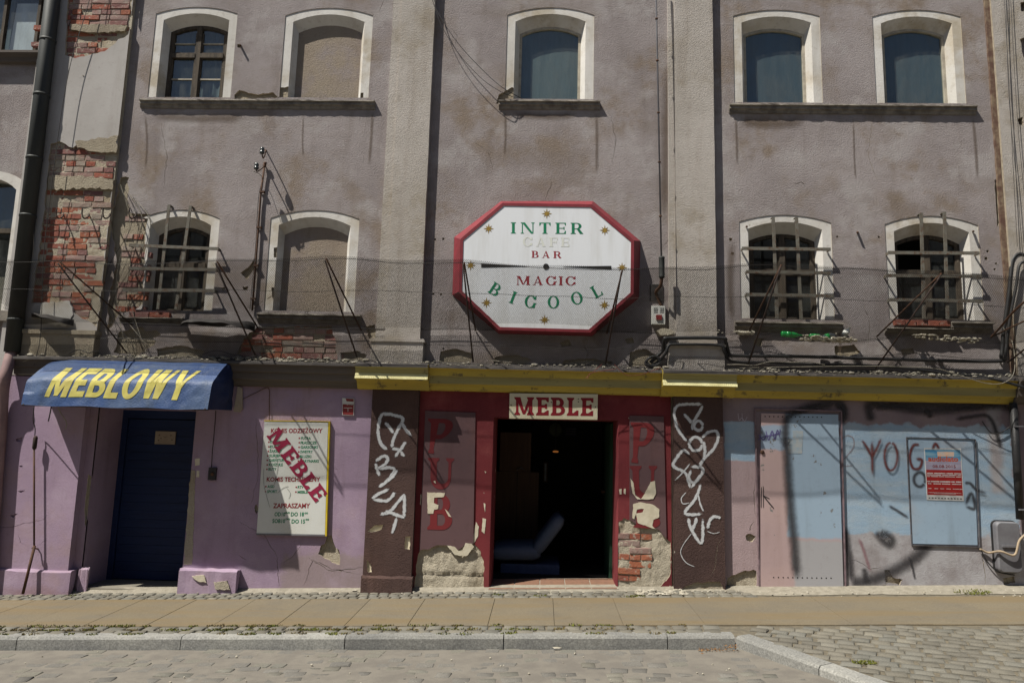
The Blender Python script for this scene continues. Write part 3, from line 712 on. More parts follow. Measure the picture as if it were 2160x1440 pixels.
def tuft(mb, x, y, r, zf=gz, n=26, mi=0):
    for _ in range(n):
        a = rnd(0, 6.28); d = r*math.sqrt(random.random()); q = Vector((x+d*math.cos(a)*1.5, y+d*math.sin(a)*.8, 0)); q.z = zf(q.x, q.y)+.002
        t = Vector((rnd(-.5, .5), rnd(-.5, .5), 1)).normalized()*rnd(.005, .016)*(r/.04)**.5; s = Vector((rnd(-1, 1), rnd(-1, 1), 0)).normalized()*rnd(.004, .009)
        mb.add([q-s, q+s, q+t+s*.4, q+t-s*.2], [(0, 1, 2, 3)], mi)
mb = MB()
for i in range(270):
    x = -6.3+7.9*(i/270)**1.15+rnd(-.1, .1); dens = 1-.7*max(0, (x+1)/2.6)
    if random.random() > dens*(.75+.5*mnoise.noise(Vector((x*2.2, 3, 0)))) : continue
    y = random.choice((-1.745, -1.615, -1.61, -1.48))+rnd(-.012, .012); tuft(mb, x, y, rnd(.02, .055), n=34, mi=random.choice((0, 0, 1)))
for px_, py_ in ((150, 1256), (1050, 1254), (1140, 1256), (1330, 1258), (1345, 1257)):
    x, y = pg(px_, py_); tuft(mb, x, y, .05, n=40)
tag(mb.build('joint_moss', [M['moss'], M['drymoss']]), 'green and brown moss growing in the sett joints behind the kerb', 'moss', kind='stuff')
for px_, py_, r, lab in ((1823, 1398, .06, 'small dark green weed alone in the cobbles at lower right'), (2050, 1249, .14, 'flat grass tuft at the wall foot under the meter box side'), (398, 1329, .0, None), (1547, 1362, .11, None)):
    x, y = pg(px_, py_)
    if lab:
        mb = MB(); tuft(mb, x, y, r, n=150); tag(mb.build('weed', M['moss']), lab, 'weed')
mb = MB(); x, y = KX-.12, KY-.06
for _ in range(150):
    q = Vector((x+rnd(-.22, .12), y-abs(random.gauss(0, .04)), 0)); q.z = rz(q.x, q.y)+rnd(0, .05)*(1 if q.x > x else .3); a = Vector((rnd(-1, 1), rnd(-1, 1), rnd(-.4, .4)))*.016; b = Vector((rnd(-1, 1), rnd(-1, 1), rnd(-.4, .4)))*.01
    mb.add([q, q+a, q+a+b, q+b], [(0, 1, 2, 3)])
tag(mb.build('leaf_litter', M['leaf']), 'small drift of dry orange leaves caught in the kerb corner', 'leaf litter', kind='stuff')

# ------------------------------------------------------------------ unseen houses opposite, added to block sky fill; also reflected in the panes
ofr = empty('unseen_street_front', kind='structure'); ofm = stucco('unseen_house_render', (.26, .235, .205), (.22, .20, .175))
for i, (x0, x1, hh) in enumerate(((-34, -20, 9.5), (-20, -7, 11.5), (-7, 5, 10.2), (5, 19, 11.8), (19, 33, 9.8))):
    mb = MB(); mb.box(x0+.01, x1-.01, -32, -19.3, -1.5, hh); mb.box(x0, x1, -32.2, -19.0, hh+.001, hh+.35)
    o = mb.build('unseen_opposite_house', ofm, ofr)
    n = int((x1-x0)/2.4)
    for k in range(n):
        for fl in range(3):
            cx = x0+(k+.5)*(x1-x0)/n; z = 1.0+fl*3.1; MB().box(cx-.5, cx+.5, -19.3, -19.24, z, z+1.6).build('unseen_opposite_window', M['bluedoor'], ofr)
# ------------------------------------------------------------------ the building
B = empty('apartment_house', (0, 0, 0), 'old grey roughcast house with violet, red and blue painted shop front under a yellow cornice', 'building')
ZC = p(1000, 778)[1]                                       # where upper wall meets the cornice top
ZT = 8.5
xL = p(250, 400)[0]; xR = p(2125, 400)[0]
def bottom(x): return G0+GX*x-.25
# window data from measured corners: outer surround BL, TL, apex, TR, BR
WD = {
 'A': ((311, 205), (329, 28), (410, 15), (502, 30), (485, 206)), 'B': ((588, 205), (603, 33), (700, 17), (788, 33), (776, 207)),
 'C': ((1065, 208), (1070, 32), (1165, 16), (1254, 32), (1251, 210)), 'D': ((1549, 216), (1546, 34), (1637, 21), (1729, 34), (1736, 217)),
 'E': ((1848, 218), (1840, 34), (1937, 21), (2027, 37), (2038, 218)), 'F': ((281, 655), (300, 461), (377, 442), (463, 459), (448, 655)),
 'G': ((555, 656), (572, 459), (663, 443), (758, 463), (747, 656)), 'H': ((1564, 672), (1558, 467), (1657, 453), (1753, 470), (1761, 673)),
 'I': ((1875, 674), (1867, 472), (1966, 455), (2064, 476), (2076, 674))}
WIN = {}
for k, (bl, tl, ap, tr, br) in WD.items():
    bl, tl, ap, tr, br = [p(*q) for q in (bl, tl, ap, tr, br)]
    WIN[k] = ((bl[0]+tl[0])/2, (br[0]+tr[0])/2, (bl[1]+br[1])/2, (tl[1]+tr[1])/2, ap[1])
def grow(w, s, t): x0, x1, z0, zs, za = w; return (x0-s, x1+s, z0, zs+t, za+t)
outer = {k: arch(*w) for k, w in WIN.items()}
inner = {k: arch(*grow(w, -.105, -.085)) for k, w in WIN.items()}
SPL = {'A': (.05, .1), 'B': (.05, .1), 'C': (.055, .11), 'D': (.05, .1), 'E': (.05, .1), 'F': (.05, .1), 'G': (.05, .1), 'H': (.045, .11), 'I': (.045, .11)}
back = {k: arch(*grow(w, -.105-SPL[k][0], -.085-SPL[k][1])) for k, w in WIN.items()}
DEP = {'A': .13, 'B': .1, 'C': .12, 'D': .12, 'E': .12, 'F': .15, 'G': .1, 'H': .15, 'I': .15}
# ragged holes in the upper plaster
holes = [
 rpx([(232, 470), (255, 372), (272, 375), (270, 420), (275, 450), (312, 452), (318, 470), (306, 500), (304, 560), (300, 655), (255, 660), (225, 700), (232, 620), (245, 560), (242, 520)], .014),
 rpx([(540, 690), (700, 688), (706, 712), (712, 760), (520, 765), (500, 745), (515, 715)], .012),
 rpx([(495, 200), (505, 190), (540, 200), (575, 195), (590, 207), (495, 209)], .006, .03),
 rpx([(508, 575), (528, 560), (536, 545), (538, 565), (520, 590)], .006, .03), rpx([(512, 605), (523, 604), (522, 612), (513, 612)], .003, .02), rpx([(468, 606), (474, 605), (473, 613), (469, 613)], .003, .02),
 rpx([(718, 744), (752, 740), (772, 748), (772, 765), (720, 768)], .008, .03),
 rpx([(1052, 200), (1070, 190), (1064, 215), (1046, 220)], .006, .03), rpx([(1415, 655), (1430, 657), (1428, 668), (1416, 667)], .005, .02), rpx([(300, 700), (330, 696), (340, 706), (318, 715), (296, 712)], .005, .03),
 rpx([(1318, 715), (1335, 712), (1338, 722), (1322, 726)], .005, .03), rpx([(2098, 380), (2103, 378), (2109, 470), (2104, 480)], .004, .04), rpx([(500, 94), (507, 93), (507, 101), (501, 101)], .002, .02),
 rpx([(252, 700), (300, 690), (330, 720), (290, 750), (240, 742)], .014),
]
holes += [rpx(L_, .007, .03) for L_ in ([(930, 742), (960, 735), (1000, 745), (990, 768), (925, 768)], [(1045, 752), (1090, 748), (1120, 758), (1110, 770), (1040, 770)], [(1330, 742), (1358, 735), (1385, 748), (1392, 772), (1325, 772)], [(1590, 716), (1612, 712), (1606, 730), (1588, 728)],
 [(1760, 730), (1800, 726), (1815, 742), (1790, 752), (1762, 748)], [(330, 735), (380, 728), (430, 740), (420, 765), (335, 765)], [(1900, 738), (1925, 734), (1930, 746), (1905, 750)], [(1190, 760), (1240, 755), (1290, 762), (1290, 772), (1185, 772)], [(1180, 722), (1200, 716), (1206, 728), (1186, 732)], [(772, 690), (790, 684), (796, 712), (780, 720)])]
for a, b, r in ((1545, 535, 3), (1541, 505, 3), (2080, 545, 3), (2083, 530, 2.5), (918, 505, 2), (935, 504, 2), (914, 620, 2), (930, 621, 2), (1854, 500, 2), (1766, 499, 2), (2098, 568, 2), (2101, 556, 2), (935, 735, 2), (1600, 130, 1.5)):
    holes.append(ragged([p(a-r, b-r), p(a+r, b-r), p(a+r, b+r), p(a-r, b+r)], .002, .02))
for L, w in (([(475, 160), (480, 120), (478, 95), (505, 70)], .004), ([(800, 25), (805, 15), (810, 0)], .004), ([(1150, 425), (1160, 395), (1166, 370)], .005), ([(520, 645), (535, 650), (556, 635)], .014), ([(1675, 388), (1690, 385), (1700, 389)], .01), ([(1395, 520), (1415, 505), (1420, 480)], .005), ([(640, 660), (690, 645), (720, 650)], .02), ([(950, 60), (965, 75), (960, 100)], .004), ([(1290, 250), (1300, 300), (1290, 350)], .004), ([(1840, 260), (1830, 330), (1850, 380)], .004), ([(340, 260), (352, 330), (345, 400)], .004), ([(1000, 300), (1030, 320), (1040, 360)], .003), ([(1230, 720), (1240, 745), (1236, 770)], .006), ([(1820, 640), (1835, 680), (1830, 740)], .005)):
    holes.append(crack(L, w))
U0, U1 = p(262, 300)[0], p(2105, 300)[0]
wall_poly = [(U0-.9, ZC-.25), (U1+.5, ZC-.25), (U1+.5, ZT), (U0-.9, ZT)]
slab('upper_wall', [wall_poly], list(outer.values())+holes, 0, .026, M['stucco'], B, edge=M['edge'])
slab('wall_core', [wall_poly], list(inner.values()), .027, .30, M['core'], B)
# window surrounds (painted plaster bands with splayed reveals)
chipF = rpx([(278, 660), (300, 640), (303, 560), (307, 490), (312, 462), (285, 455), (260, 660)], .012)
for k in WIN:
    mb = MB(); ng = [inner[k]]
    if k == 'F': ng.append(chipF)
    if k == 'B': ng += [rpx([(585, 210), (588, 185), (612, 182), (617, 210)], .004, .03), rpx([(757, 196), (767, 195), (766, 208), (757, 207)], .003, .03)]
    if k == 'C': ng += [rpx([(1062, 212), (1066, 192), (1080, 183), (1092, 192), (1090, 212)], .006, .03)]
    if k == 'G': ng += [rpx([(577, 522), (586, 520), (587, 542), (577, 543)], .003, .02), rpx([(572, 606), (590, 604), (588, 630), (574, 628)], .004, .02), crack([(560, 632), (577, 622), (590, 630)], .01)]
    slab('x', [outer[k]], ng, .008, .027, None, mb=mb, mie=1)
    a, b = inner[k], back[k]; n = len(a); D = DEP[k]
    V = [(x, .008, z) for x, z in a]+[(x, D, z) for x, z in b]; Fc = [(i, (i+1) % n, n+(i+1) % n, n+i) for i in range(1, n)]
    Fc.append((0, n, n+1, 1)); mb.add(V, Fc, 0)
    o = mb.build('window_surround', [M['white'], M['edge']], B)
# blind infills
for k in 'BG':
    x0, x1, z0, zs, za = grow(WIN[k], -.13, -.1)
    slab('blind_infill', [arch(x0-.03, x1+.03, z0-.02, zs, za)], [], DEP[k]-.001, .2, M['infill'], B)
# interior body so that no light leaks behind the facade
sh = MB(); sh.add([(-9, .30, -1), (9, .30, -1), (9, 7, -1), (-9, 7, -1), (-9, .30, ZT), (9, .30, ZT), (9, 7, ZT), (-9, 7, ZT)], [(4, 5, 6, 7), (1, 2, 6, 5), (2, 3, 7, 6), (3, 0, 4, 7)])
sh.build('house_body', M['inner'], B)
# glazed windows
def glazed(k, kind):
    x0, x1, z0, zs, za = grow(WIN[k], -.105-SPL[k][0], -.085-SPL[k][1]); D = DEP[k]; mb = MB()
    A = arch(x0-.004, x1+.004, z0, zs, za); fw = .03 if kind == 'plain' else .04
    I = arch(x0+fw, x1-fw, z0+fw*.7, zs-fw*.6, za-fw)
    wood = M['woodlight'] if kind == 'plain' else M['wood']
    slab('x', [A], [I], D-.004, D+.06, None, mb=mb)
    if kind != 'plain':
        cx = (x0+x1)/2; tz = z0+(za-z0)*(.60 if kind == 'cross' else .55)
        mb.box(cx-.032, cx+.032, D-.012, D+.05, z0+.03, za-.03)
        mb.box(x0+fw, cx-.033, D-.02, D+.048, tz-.03, tz+.03); mb.box(cx+.033, x1-fw, D-.02, D+.048, tz-.03, tz+.03)
        for a, b in ((x0+fw, cx-.033), (cx+.033, x1-fw)):
            for c_, d in ((z0+.03, tz-.031), (tz+.031, zs-.01)):
                if kind == 'cross' or True:
                    if kind == 'cross': mb.box(a+.018, b-.018, D+.006, D+.03, (c_+d)/2-.008, (c_+d)/2+.008, 1)
                    mb.box(a, a+.016, D+.002, D+.04, c_, d); mb.box(b-.016, b, D+.002, D+.04, c_, d)
                    mb.box(a+.016, b-.016, D+.002, D+.04, c_, c_+.018)
    w = mb.build('window', [wood, M['woodlight']], B)
    def pane(pl, m): v, tri = region([pl]); return MB().add([(a, D+.022, b) for a, b in v], tri).build('pane', m, w)
    if kind == 'plain':
        pane(I, M['glass'])
        n = 40; cu = MB(); dr_ = k == 'E' or k == 'D'
        for i in range(n+1):
            x = x0+(x1-x0)*i/n; yy = D+.036+.0008*math.sin(i*.7+len(k))
            cu.v += [(x, yy, z0-.02), (x, yy, za)]
        for i in range(n): cu.f.append((2*i, 2*i+2, 2*i+3, 2*i+1)); cu.m.append(0); cu.s.append(True)
        cu.build('curtain', M['curtaindark'] if dr_ else M['curtain'], w)
    else:
        mg = M['glass'] if k == 'A' else M['glassold']
        def clip(pl, a0, a1, b0, b1): return [(min(max(a, a0), a1), min(max(b, b0), b1)) for a, b in pl]
        quads = [(x0+fw, cx, z0+.03, tz), (cx, x1-fw, z0+.03, tz), (x0+fw, cx, tz, None), (cx, x1-fw, tz, None)]
        for i, (a, b, c_, d) in enumerate(quads):
            if k == 'I' and i == 2: continue
            if k in 'HF' and i == 0: pass
            def top(x): 
                w_ = x1-x0-2*fw; h = max(za-zs, .01); R = (w_*w_/4+h*h)/(2*h); return za-fw-R+math.sqrt(max(0, R*R-(x-cx)**2))
            if d: pl = [(a, c_), (b, c_), (b, d), (a, d)]
            else: pl = [(a, c_), (b, c_)]+[(b+(a-b)*t/6, top(b+(a-b)*t/6)) for t in range(7)]
            pane(pl, mg)
        if k == 'A':
            n = 40; cu = MB()
            for i in range(n+1):
                x = x0+(x1-x0)*i/n; yy = D+.10+.01*math.sin(i*1.2); cu.v += [(x, yy, z0-.02), (x, yy, za)]
            for i in range(n): cu.f.append((2*i, 2*i+2, 2*i+3, 2*i+1)); cu.m.append(0); cu.s.append(True)
            cu.build('curtain', M['curtain'], w)
        elif k in 'FHI':
            cu = MB(); 
            cu.box(x0+.02, x1-.02, D+.35, D+.36, z0-.05, tz-.12)
            cu.build('inner_board', simple('dim_brown_board', (.05, .028, .024), None, .8), w)
    return w
glazed('A', 'cross')
for k in 'CDE': glazed(k, 'plain')
for k in 'FHI': glazed(k, 'old')
# sills
def sill(name, a, b, top, h, dep=.12, brk=None, mat='sill'):
    x0, z1 = p(a, top, -dep); x1 = p(b, top, -dep)[0]
    prof = [(.02, .006), (-dep*.96, 0), (-dep, -h*.16), (-dep*.66, -h*.22), (-dep*.70, -h*.55), (-dep*.40, -h*.62), (-dep*.22, -h), (.02, -h)]
    n = max(4, int((x1-x0)/.05)); mb = MB(); V = []
    for i in range(n+1):
        x = x0+(x1-x0)*i/n
        for j, (y, z) in enumerate(prof):
            e = abs(y)*.0; V.append((x+(abs(y)*.0), y+(rnd(-.003, .004) if 0 < j < 7 else 0), z1+z+rnd(-.002, .002)))
    m_ = len(prof); Fc = []
    for i in range(n):
        for j in range(m_-1): Fc.append((i*m_+j, i*m_+j+1, (i+1)*m_+j+1, (i+1)*m_+j))
    Fc.append(tuple(range(m_))[::-1]); Fc.append(tuple(n*m_+j for j in range(m_))); mb.add(V, Fc)
    return mb.build('window_sill', M[mat], B)
sill('s', 293, 790, 208, .10, .062); sill('s', 1052, 1266, 210, .10, .062); sill('s', 1540, 2063, 218, .10, .064)
sill('s', 541, 760, 659, .11, .07); sill('s', 1552, 1780, 676, .11, .07)
sill('s', 2010, 2098, 677, .12, .10); sill('s', 1872, 2012, 690, .06, .09)
sill('s', 250, 385, 668, .05, .06)
# ---------------- bricks
def brickmesh(w, h=.062, d=.05):
    mb = MB(); V = []
    for y, k in ((.0, 1), (-d+.006, 1), (-d, .93)):
        for sx, sz in ((-1, -1), (1, -1), (1, 1), (-1, 1)): V.append((sx*w/2*(1-(1-k)*.35)+rnd(-.003, .003), y+rnd(-.002, .002), sz*h/2*k+rnd(-.003, .003)))
    me = bpy.data.meshes.new('brick'); me.from_pydata(V, [], [(0, 1, 5, 4), (1, 2, 6, 5), (2, 3, 7, 6), (3, 0, 4, 7), (4, 5, 9, 8), (5, 6, 10, 9), (6, 7, 11, 10), (7, 4, 8, 11), (8, 9, 10, 11)]); me.update(); return me
BM = {}
def bm_get(half, mi):
    k = (half, mi)
    if k not in BM:
        BM[k] = []
        for _ in range(3):
            me = brickmesh(.118 if half else .242); me.materials.append(M['brick'][mi]); BM[k].append(me)
    return random.choice(BM[k])
def brickwork(polys, Y, pal, parent, miss=.0, z_off=0, course=.0755, xmax=99):
    for pl in polys:
        x0 = min(a for a, b in pl); x1 = max(a for a, b in pl); z0 = min(b for a, b in pl); z1 = max(b for a, b in pl)
        r = 0; z = math.floor(z0/course)*course+z_off
        while z < z1:
            x = x0-.25+(.125 if int(round(z/course)) % 2 else 0)
            head = int(round(z/course)) % 3 == 0
            while x < x1+.2:
                half = head or random.random() < .12; w = .128 if half else .252
                cx = x+w/2
                if inpoly(cx, z, pl) and inpoly(cx-w*.3, z, pl) and inpoly(cx+w*.3, z, pl) and cx+w/2 < xmax+.012 and random.random() > miss:
                    o = link('brick', bm_get(half, random.choice(pal)), parent, (cx, Y+rnd(-.004, .007), z+rnd(-.003, .003))); o.rotation_euler = (rnd(-.04, .04), rnd(-.015, .015), rnd(-.03, .03))
                x += w
            z += course
brickwork([PX([(515, 685), (720, 682), (722, 770), (480, 770)])], .066, (0, 1, 2, 3, 3, 4, 4), B, .12)
brickwork([PX([(255, 655), (385, 657), (385, 672), (255, 670)])], .0, (0, 2), B)
brickwork([PX([(1880, 676), (2010, 678), (2010, 690), (1880, 690)])], -.01, (0, 0, 2), B)
brickwork([PX([(262, 450), (315, 450), (315, 660), (240, 660)])], .068, (0, 1, 2, 3, 4), B, .25)
brickwork([PX([(796, 746), (820, 746), (820, 757), (796, 757)])], -.01, (0,), B)
# ---------------- pilasters
def pilaster(name, pxl, pxr, Y, mat, neg=(), holes_=(), zb=ZC-.2):
    x0 = p(*pxl, Y)[0]; x1 = p(*pxr, Y)[0]; a = [(x0, zb), (x1, zb), (x1, ZT), (x0, ZT)]
    pl = []
    for z in np.linspace(zb, ZT, 60): pl.append((x1+.004*mnoise.noise(Vector((9, z*3, 0))), z))
    a = [(x0, zb)]+pl+[(x0, ZT)]
    return slab(name, [a], list(neg)+list(holes_), Y, 0.0, mat, B, edge=mat), x0, x1
hp = [rpx([(826, 62), (829, 62), (828, 80), (824, 78)], .002, .02), rpx([(1050, 545), (1052, 545), (1052, 547)], .002)]
P2, a2, b2 = pilaster('pilaster', (836, 240), (907, 240), -.075, M['pil'])
x0 = p(817, 240, -.05)[0]; slab('pilaster_fillet', [R_(x0, ZC-.2, a2, ZT)], [hp[0]], -.045, 0, M['pil'], B)
P3_, a3, b3 = pilaster('pilaster', (1424, 240), (1506, 240), -.075, M['pil'])
x0 = p(1410, 240, -.05)[0]; slab('pilaster_fillet', [R_(x0, ZC-.2, a3, ZT)], [], -.045, 0, M['pil'], B)
x4 = p(2103, 240, -.05)[0]
slab('pilaster', [R_(x4+.02, ZC-.2, x4+1.3, ZT)], [rpx([(2145, 90), (2160, 82), (2175, 100), (2165, 140), (2150, 125)], .01, .03), rpx([(2146, 12), (2158, 10), (2156, 32), (2147, 30)], .004, .03), rpx([(2140, 255), (2150, 252), (2152, 268), (2142, 268)], .004, .02)], -.06, 0, M['pil'], B, edge=M['edge'])
slab('corner_strip', [ragged(R_(x4-.035, ZC-.1, x4+.018, ZT), .006, .1)], [], -.03, 0, simple('bare_rusty_edge', (.10, .055, .04), (.2, .15, .1), .9, sc=14, bump=.6), B)
for (l, t), (r, b) in (((780, 712), (893, 768)), ((1408, 722), (1532, 775))):
    x0, zt = p(l, t, -.13); x1, zb = p(r, b, -.13); mb = MB()
    mb.box(x0+.015, x1-.015, -.12, 0, ZC-.2, zt-.04); mb.box(x0, x1, -.135, 0, zt-.04, zt-.015); mb.box(x0+.01, x1-.01, -.125, 0, zt-.0148, zt)
    mb.build('pilaster_base', M['pil'], B)
# left brick pilaster
Yb = -.06
bx0, bx1 = p(85, 400, Yb)[0], p(238, 400, Yb)[0]
topb = [(110, -400), (285, -400), (279, 40), (272, 75), (252, 85), (235, 100), (222, 110), (188, 118), (160, 124), (138, 118), (145, 0)]
midb = [(108, 305), (125, 300), (155, 312), (170, 300), (250, 320), (238, 400), (205, 690), (150, 655), (120, 640), (68, 640), (95, 450)]
nb = rpx(topb, .01, .05, Yb); nm = rpx(midb, .012, .05, Yb)
zt_, zm_ = p(150, 122, Yb)[1], p(150, 302, Yb)[1]
slab('pilaster', [R_(bx0-.25, ZC-.2, bx1, ZT)], [nb, nm, rpx([(120, 380), (121, 381), (121, 380)], .001)], Yb-.012, Yb+.017, stucco('pale_smooth_render', (.40, .38, .36), (.34, .32, .30), fine=.35, grain=.4), B, edge=M['edge'])
slab('pilaster_core', [R_(bx0-.25, ZC-.2, bx1-.004, ZT)], [], Yb+.022, 0, M['rubblewall'], B)
mb = MB(); nx_, ny_ = 60, 190
for i in range(nx_+1):
    for j in range(ny_+1):
        x = bx0-.24+(bx1-.006-bx0+.24)*i/nx_; z = ZC-.1+(6.9-ZC)*j/ny_; h = mnoise.fractal(Vector((x*4, z*5, 8)), 1, 2, 3)*.008+mnoise.fractal(Vector((x*24, z*24, 4)), 1, 2, 3)*.004; mb.v.append((x, min(Yb+.02, max(Yb+.000, Yb+.0165-h)), z))
for i in range(nx_):
    for j in range(ny_): a = i*(ny_+1)+j; mb.f.append((a, a+ny_+1, a+ny_+2, a+1)); mb.m.append(0); mb.s.append(True)
mb.build('smeared_mortar', M['rubblewall'], B)
brickwork([PX([(100, -60), (290, -60), (290, 130), (100, 130)], Yb)], Yb+.060, (0, 1, 2, 3, 3), B, .05, xmax=bx1)
brickwork([PX([(80, 290), (262, 290), (262, 370), (80, 370)], Yb)], Yb+.060, (3, 3, 2, 0, 4), B, .08, xmax=bx1)
brickwork([PX([(70, 402), (255, 400), (225, 695), (60, 695)], Yb)], Yb+.060, (0, 1, 1, 2, 3, 0, 4), B, .06, xmax=bx1)
# rough lumps of mortar still on the bricks
for L in ([(160, 300), (250, 288), (246, 322), (200, 322), (165, 312)], [(105, 372), (175, 372), (240, 380), (238, 400), (170, 398), (103, 402)], [(175, 160), (178, 160), (178, 163)], [(150, 52), (270, 55), (265, 66), (215, 72), (150, 64)]):
    slab('mortar_patch', [rpx(L, .014, .04, Yb)], [], Yb-.02, Yb+.03, M['core'], B)
x0, zt = p(47, 694, -.12); x1 = p(203, 694, -.12)[0]
mb = MB(); mb.box(x0+.015, x1-.01, -.12, 0, ZC-.2, zt-.05); mb.box(x0, x1, -.135, 0, zt-.05, zt); mb.build('pilaster_base', M['core'], B)
slab('plaster_scrap', [rpx([(75, 640), (150, 634), (158, 665), (140, 690), (66, 672)], .012, .04, Yb)], [], Yb-.02, Yb+.02, M['white'], B)
# ---------------- cornice over the shop front
def cornice(a, b, prof, mat, name='cornice', parent=B, jag=.0015):
    mb = MB(); m_ = len(prof); n = max(1, int((b-a)/.12)); V = []
    for i in range(n+1):
        x = a+(b-a)*i/n
        for j, q in enumerate(prof): V.append((x, q[0]+(rnd(-jag, jag) if 0 < j < m_-1 else 0), q[1]+rnd(-jag, jag)))
    b_ = len(mb.v); mb.v += V
    for i in range(n):
        for j in range(m_-1): mb.f.append((i*m_+j, i*m_+j+1, (i+1)*m_+j+1, (i+1)*m_+j)); mb.m.append(prof[j][2] if len(prof[j]) > 2 else 0); mb.s.append(False)
    mb.f += [tuple(range(m_))[::-1], tuple(n*m_+j for j in range(m_))]; mb.m += [0, 0]; mb.s += [False, False]
    return mb.build(name, mat, parent)
def zc(py, Y): return p(1150, py, Y)[1]
# profile points (y, z, material index): 0 yellow, 1 olive, 2 sunlit yellow, 3 felt
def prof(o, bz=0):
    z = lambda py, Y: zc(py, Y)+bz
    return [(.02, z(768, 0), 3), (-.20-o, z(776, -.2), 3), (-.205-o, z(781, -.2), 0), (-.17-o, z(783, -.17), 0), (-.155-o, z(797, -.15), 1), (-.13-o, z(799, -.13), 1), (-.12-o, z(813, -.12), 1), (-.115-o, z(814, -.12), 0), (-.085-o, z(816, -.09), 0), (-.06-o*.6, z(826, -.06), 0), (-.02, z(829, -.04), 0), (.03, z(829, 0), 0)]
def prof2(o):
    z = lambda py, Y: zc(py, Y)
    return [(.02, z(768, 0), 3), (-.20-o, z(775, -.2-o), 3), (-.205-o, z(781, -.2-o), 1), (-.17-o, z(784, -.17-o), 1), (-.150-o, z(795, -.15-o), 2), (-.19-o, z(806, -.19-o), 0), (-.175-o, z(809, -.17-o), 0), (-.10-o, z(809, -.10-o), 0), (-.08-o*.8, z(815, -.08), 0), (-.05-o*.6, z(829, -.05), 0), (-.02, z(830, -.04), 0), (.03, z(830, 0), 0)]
cm = [M['yellow'], M['olive'], M['yellowlit'], M['flash']]; cg = [M['cornice']]*3+[M['flash']]
xa, xb, xc, xd, xe = p(750, 800, -.2)[0], p(903, 800, -.2)[0], p(1397, 800, -.2)[0], p(1553, 800, -.2)[0], p(2152, 830, -.2)[0]
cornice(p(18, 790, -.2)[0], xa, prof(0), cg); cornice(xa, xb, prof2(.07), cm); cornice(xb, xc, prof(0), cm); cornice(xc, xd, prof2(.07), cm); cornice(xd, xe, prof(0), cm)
cornice(xe, xe+2, prof(.05), cg)
# ---------------- shop-front walls
ZL = zc(829, 0)+.05
def gl(a, b, n=8): return [(a+(b-a)*i/n, bottom(a+(b-a)*i/n)) for i in range(n+1)]
def wallpoly(a, b, top=ZL): return gl(a, b)+[(b, top), (a, top)]
xP0 = p(-60, 1000)[0]
dL, dR = p(188, 1050)[0], p(398, 1050)[0]; dT = p(340, 862)[1]
x780 = p(777, 1030)[0]; x885 = p(876, 1030)[0]; x1415 = p(1416, 1030)[0]; x1525 = p(1527, 1030)[0]
door1 = [(dL, -2), (dR, -2), (dR, dT), (dL, dT)]
pur = [crack([(650, 1175), (700, 1205), (770, 1196)], .008), rpx([(690, 1130), (700, 1128), (705, 1150), (718, 1165), (716, 1190), (690, 1180), (672, 1168), (676, 1150), (684, 1145)], .008, .03),
       crack([(505, 1100), (560, 1130), (585, 1175)], .004), crack([(585, 1175), (586, 1210), (588, 1240)], .007), crack([(540, 880), (546, 1000), (530, 1060)], .004), rpx([(541, 1062), (546, 1075), (540, 1085), (536, 1070)], .004, .02),
       crack([(640, 1235), (660, 1180), (700, 1200), (760, 1210)], .006), crack([(640, 1140), (620, 1170), (600, 1185)], .004), crack([(505, 1170), (520, 1180)], .004), crack([(700, 985), (715, 990)], .004), rpx([(773, 1195), (779, 1190), (776, 1240), (765, 1240)], .004, .03)]
slab('violet_wall', [wallpoly(dR-.0, x780)], pur, 0, .026, M['purple'], B, edge=M['edge'])
slab('violet_wall', [wallpoly(p(163, 1050)[0], dL)], [rpx([(186, 1000), (194, 1005), (193, 1060), (180, 1110), (178, 1080)], .005, .03)], 0, .026, M['purple'], B, edge=M['peel'])
slab('violet_wall', [[(dL, dT), (dR, dT), (dR, ZL), (dL, ZL)]], [], 0, .026, M['purple'], B)
xq = p(160, 1050, -.1)[0]
slab('violet_pier', [wallpoly(xP0, xq)], [crack([(0, 1108), (30, 1110), (60, 1103), (100, 1095), (115, 1082)], .005), crack([(50, 1125), (55, 1140), (70, 1150)], .004), crack([(95, 1145), (112, 1132)], .004), rpx([(46, 925), (60, 922), (56, 932), (46, 930)], .003, .02), rpx([(52, 982), (60, 981), (59, 985)], .003, .02), rpx([(34, 1085), (52, 1080), (40, 1090)], .004, .02), rpx([(50, 1035), (66, 1032), (56, 1038)], .003, .02)], -.10, -.08, M['purple'], B, edge=M['purple'])
slab('pier_core', [wallpoly(xP0, xq-.003)], [], -.0795, .0, M['purple'], B)
slab('shop_wall_core', [wallpoly(xP0, x1525+5)], [[(dL-.004, -2), (dR+.004, -2), (dR+.004, dT+.004), (dL-.004, dT+.004)], [(p(1034, 1060)[0], -2), (p(1306, 1060)[0], -2), (p(1306, 1060)[0], p(1170, 880)[1]), (p(1034, 1060)[0], p(1170, 880)[1])]], .027, .30, M['rubblewall'], B)
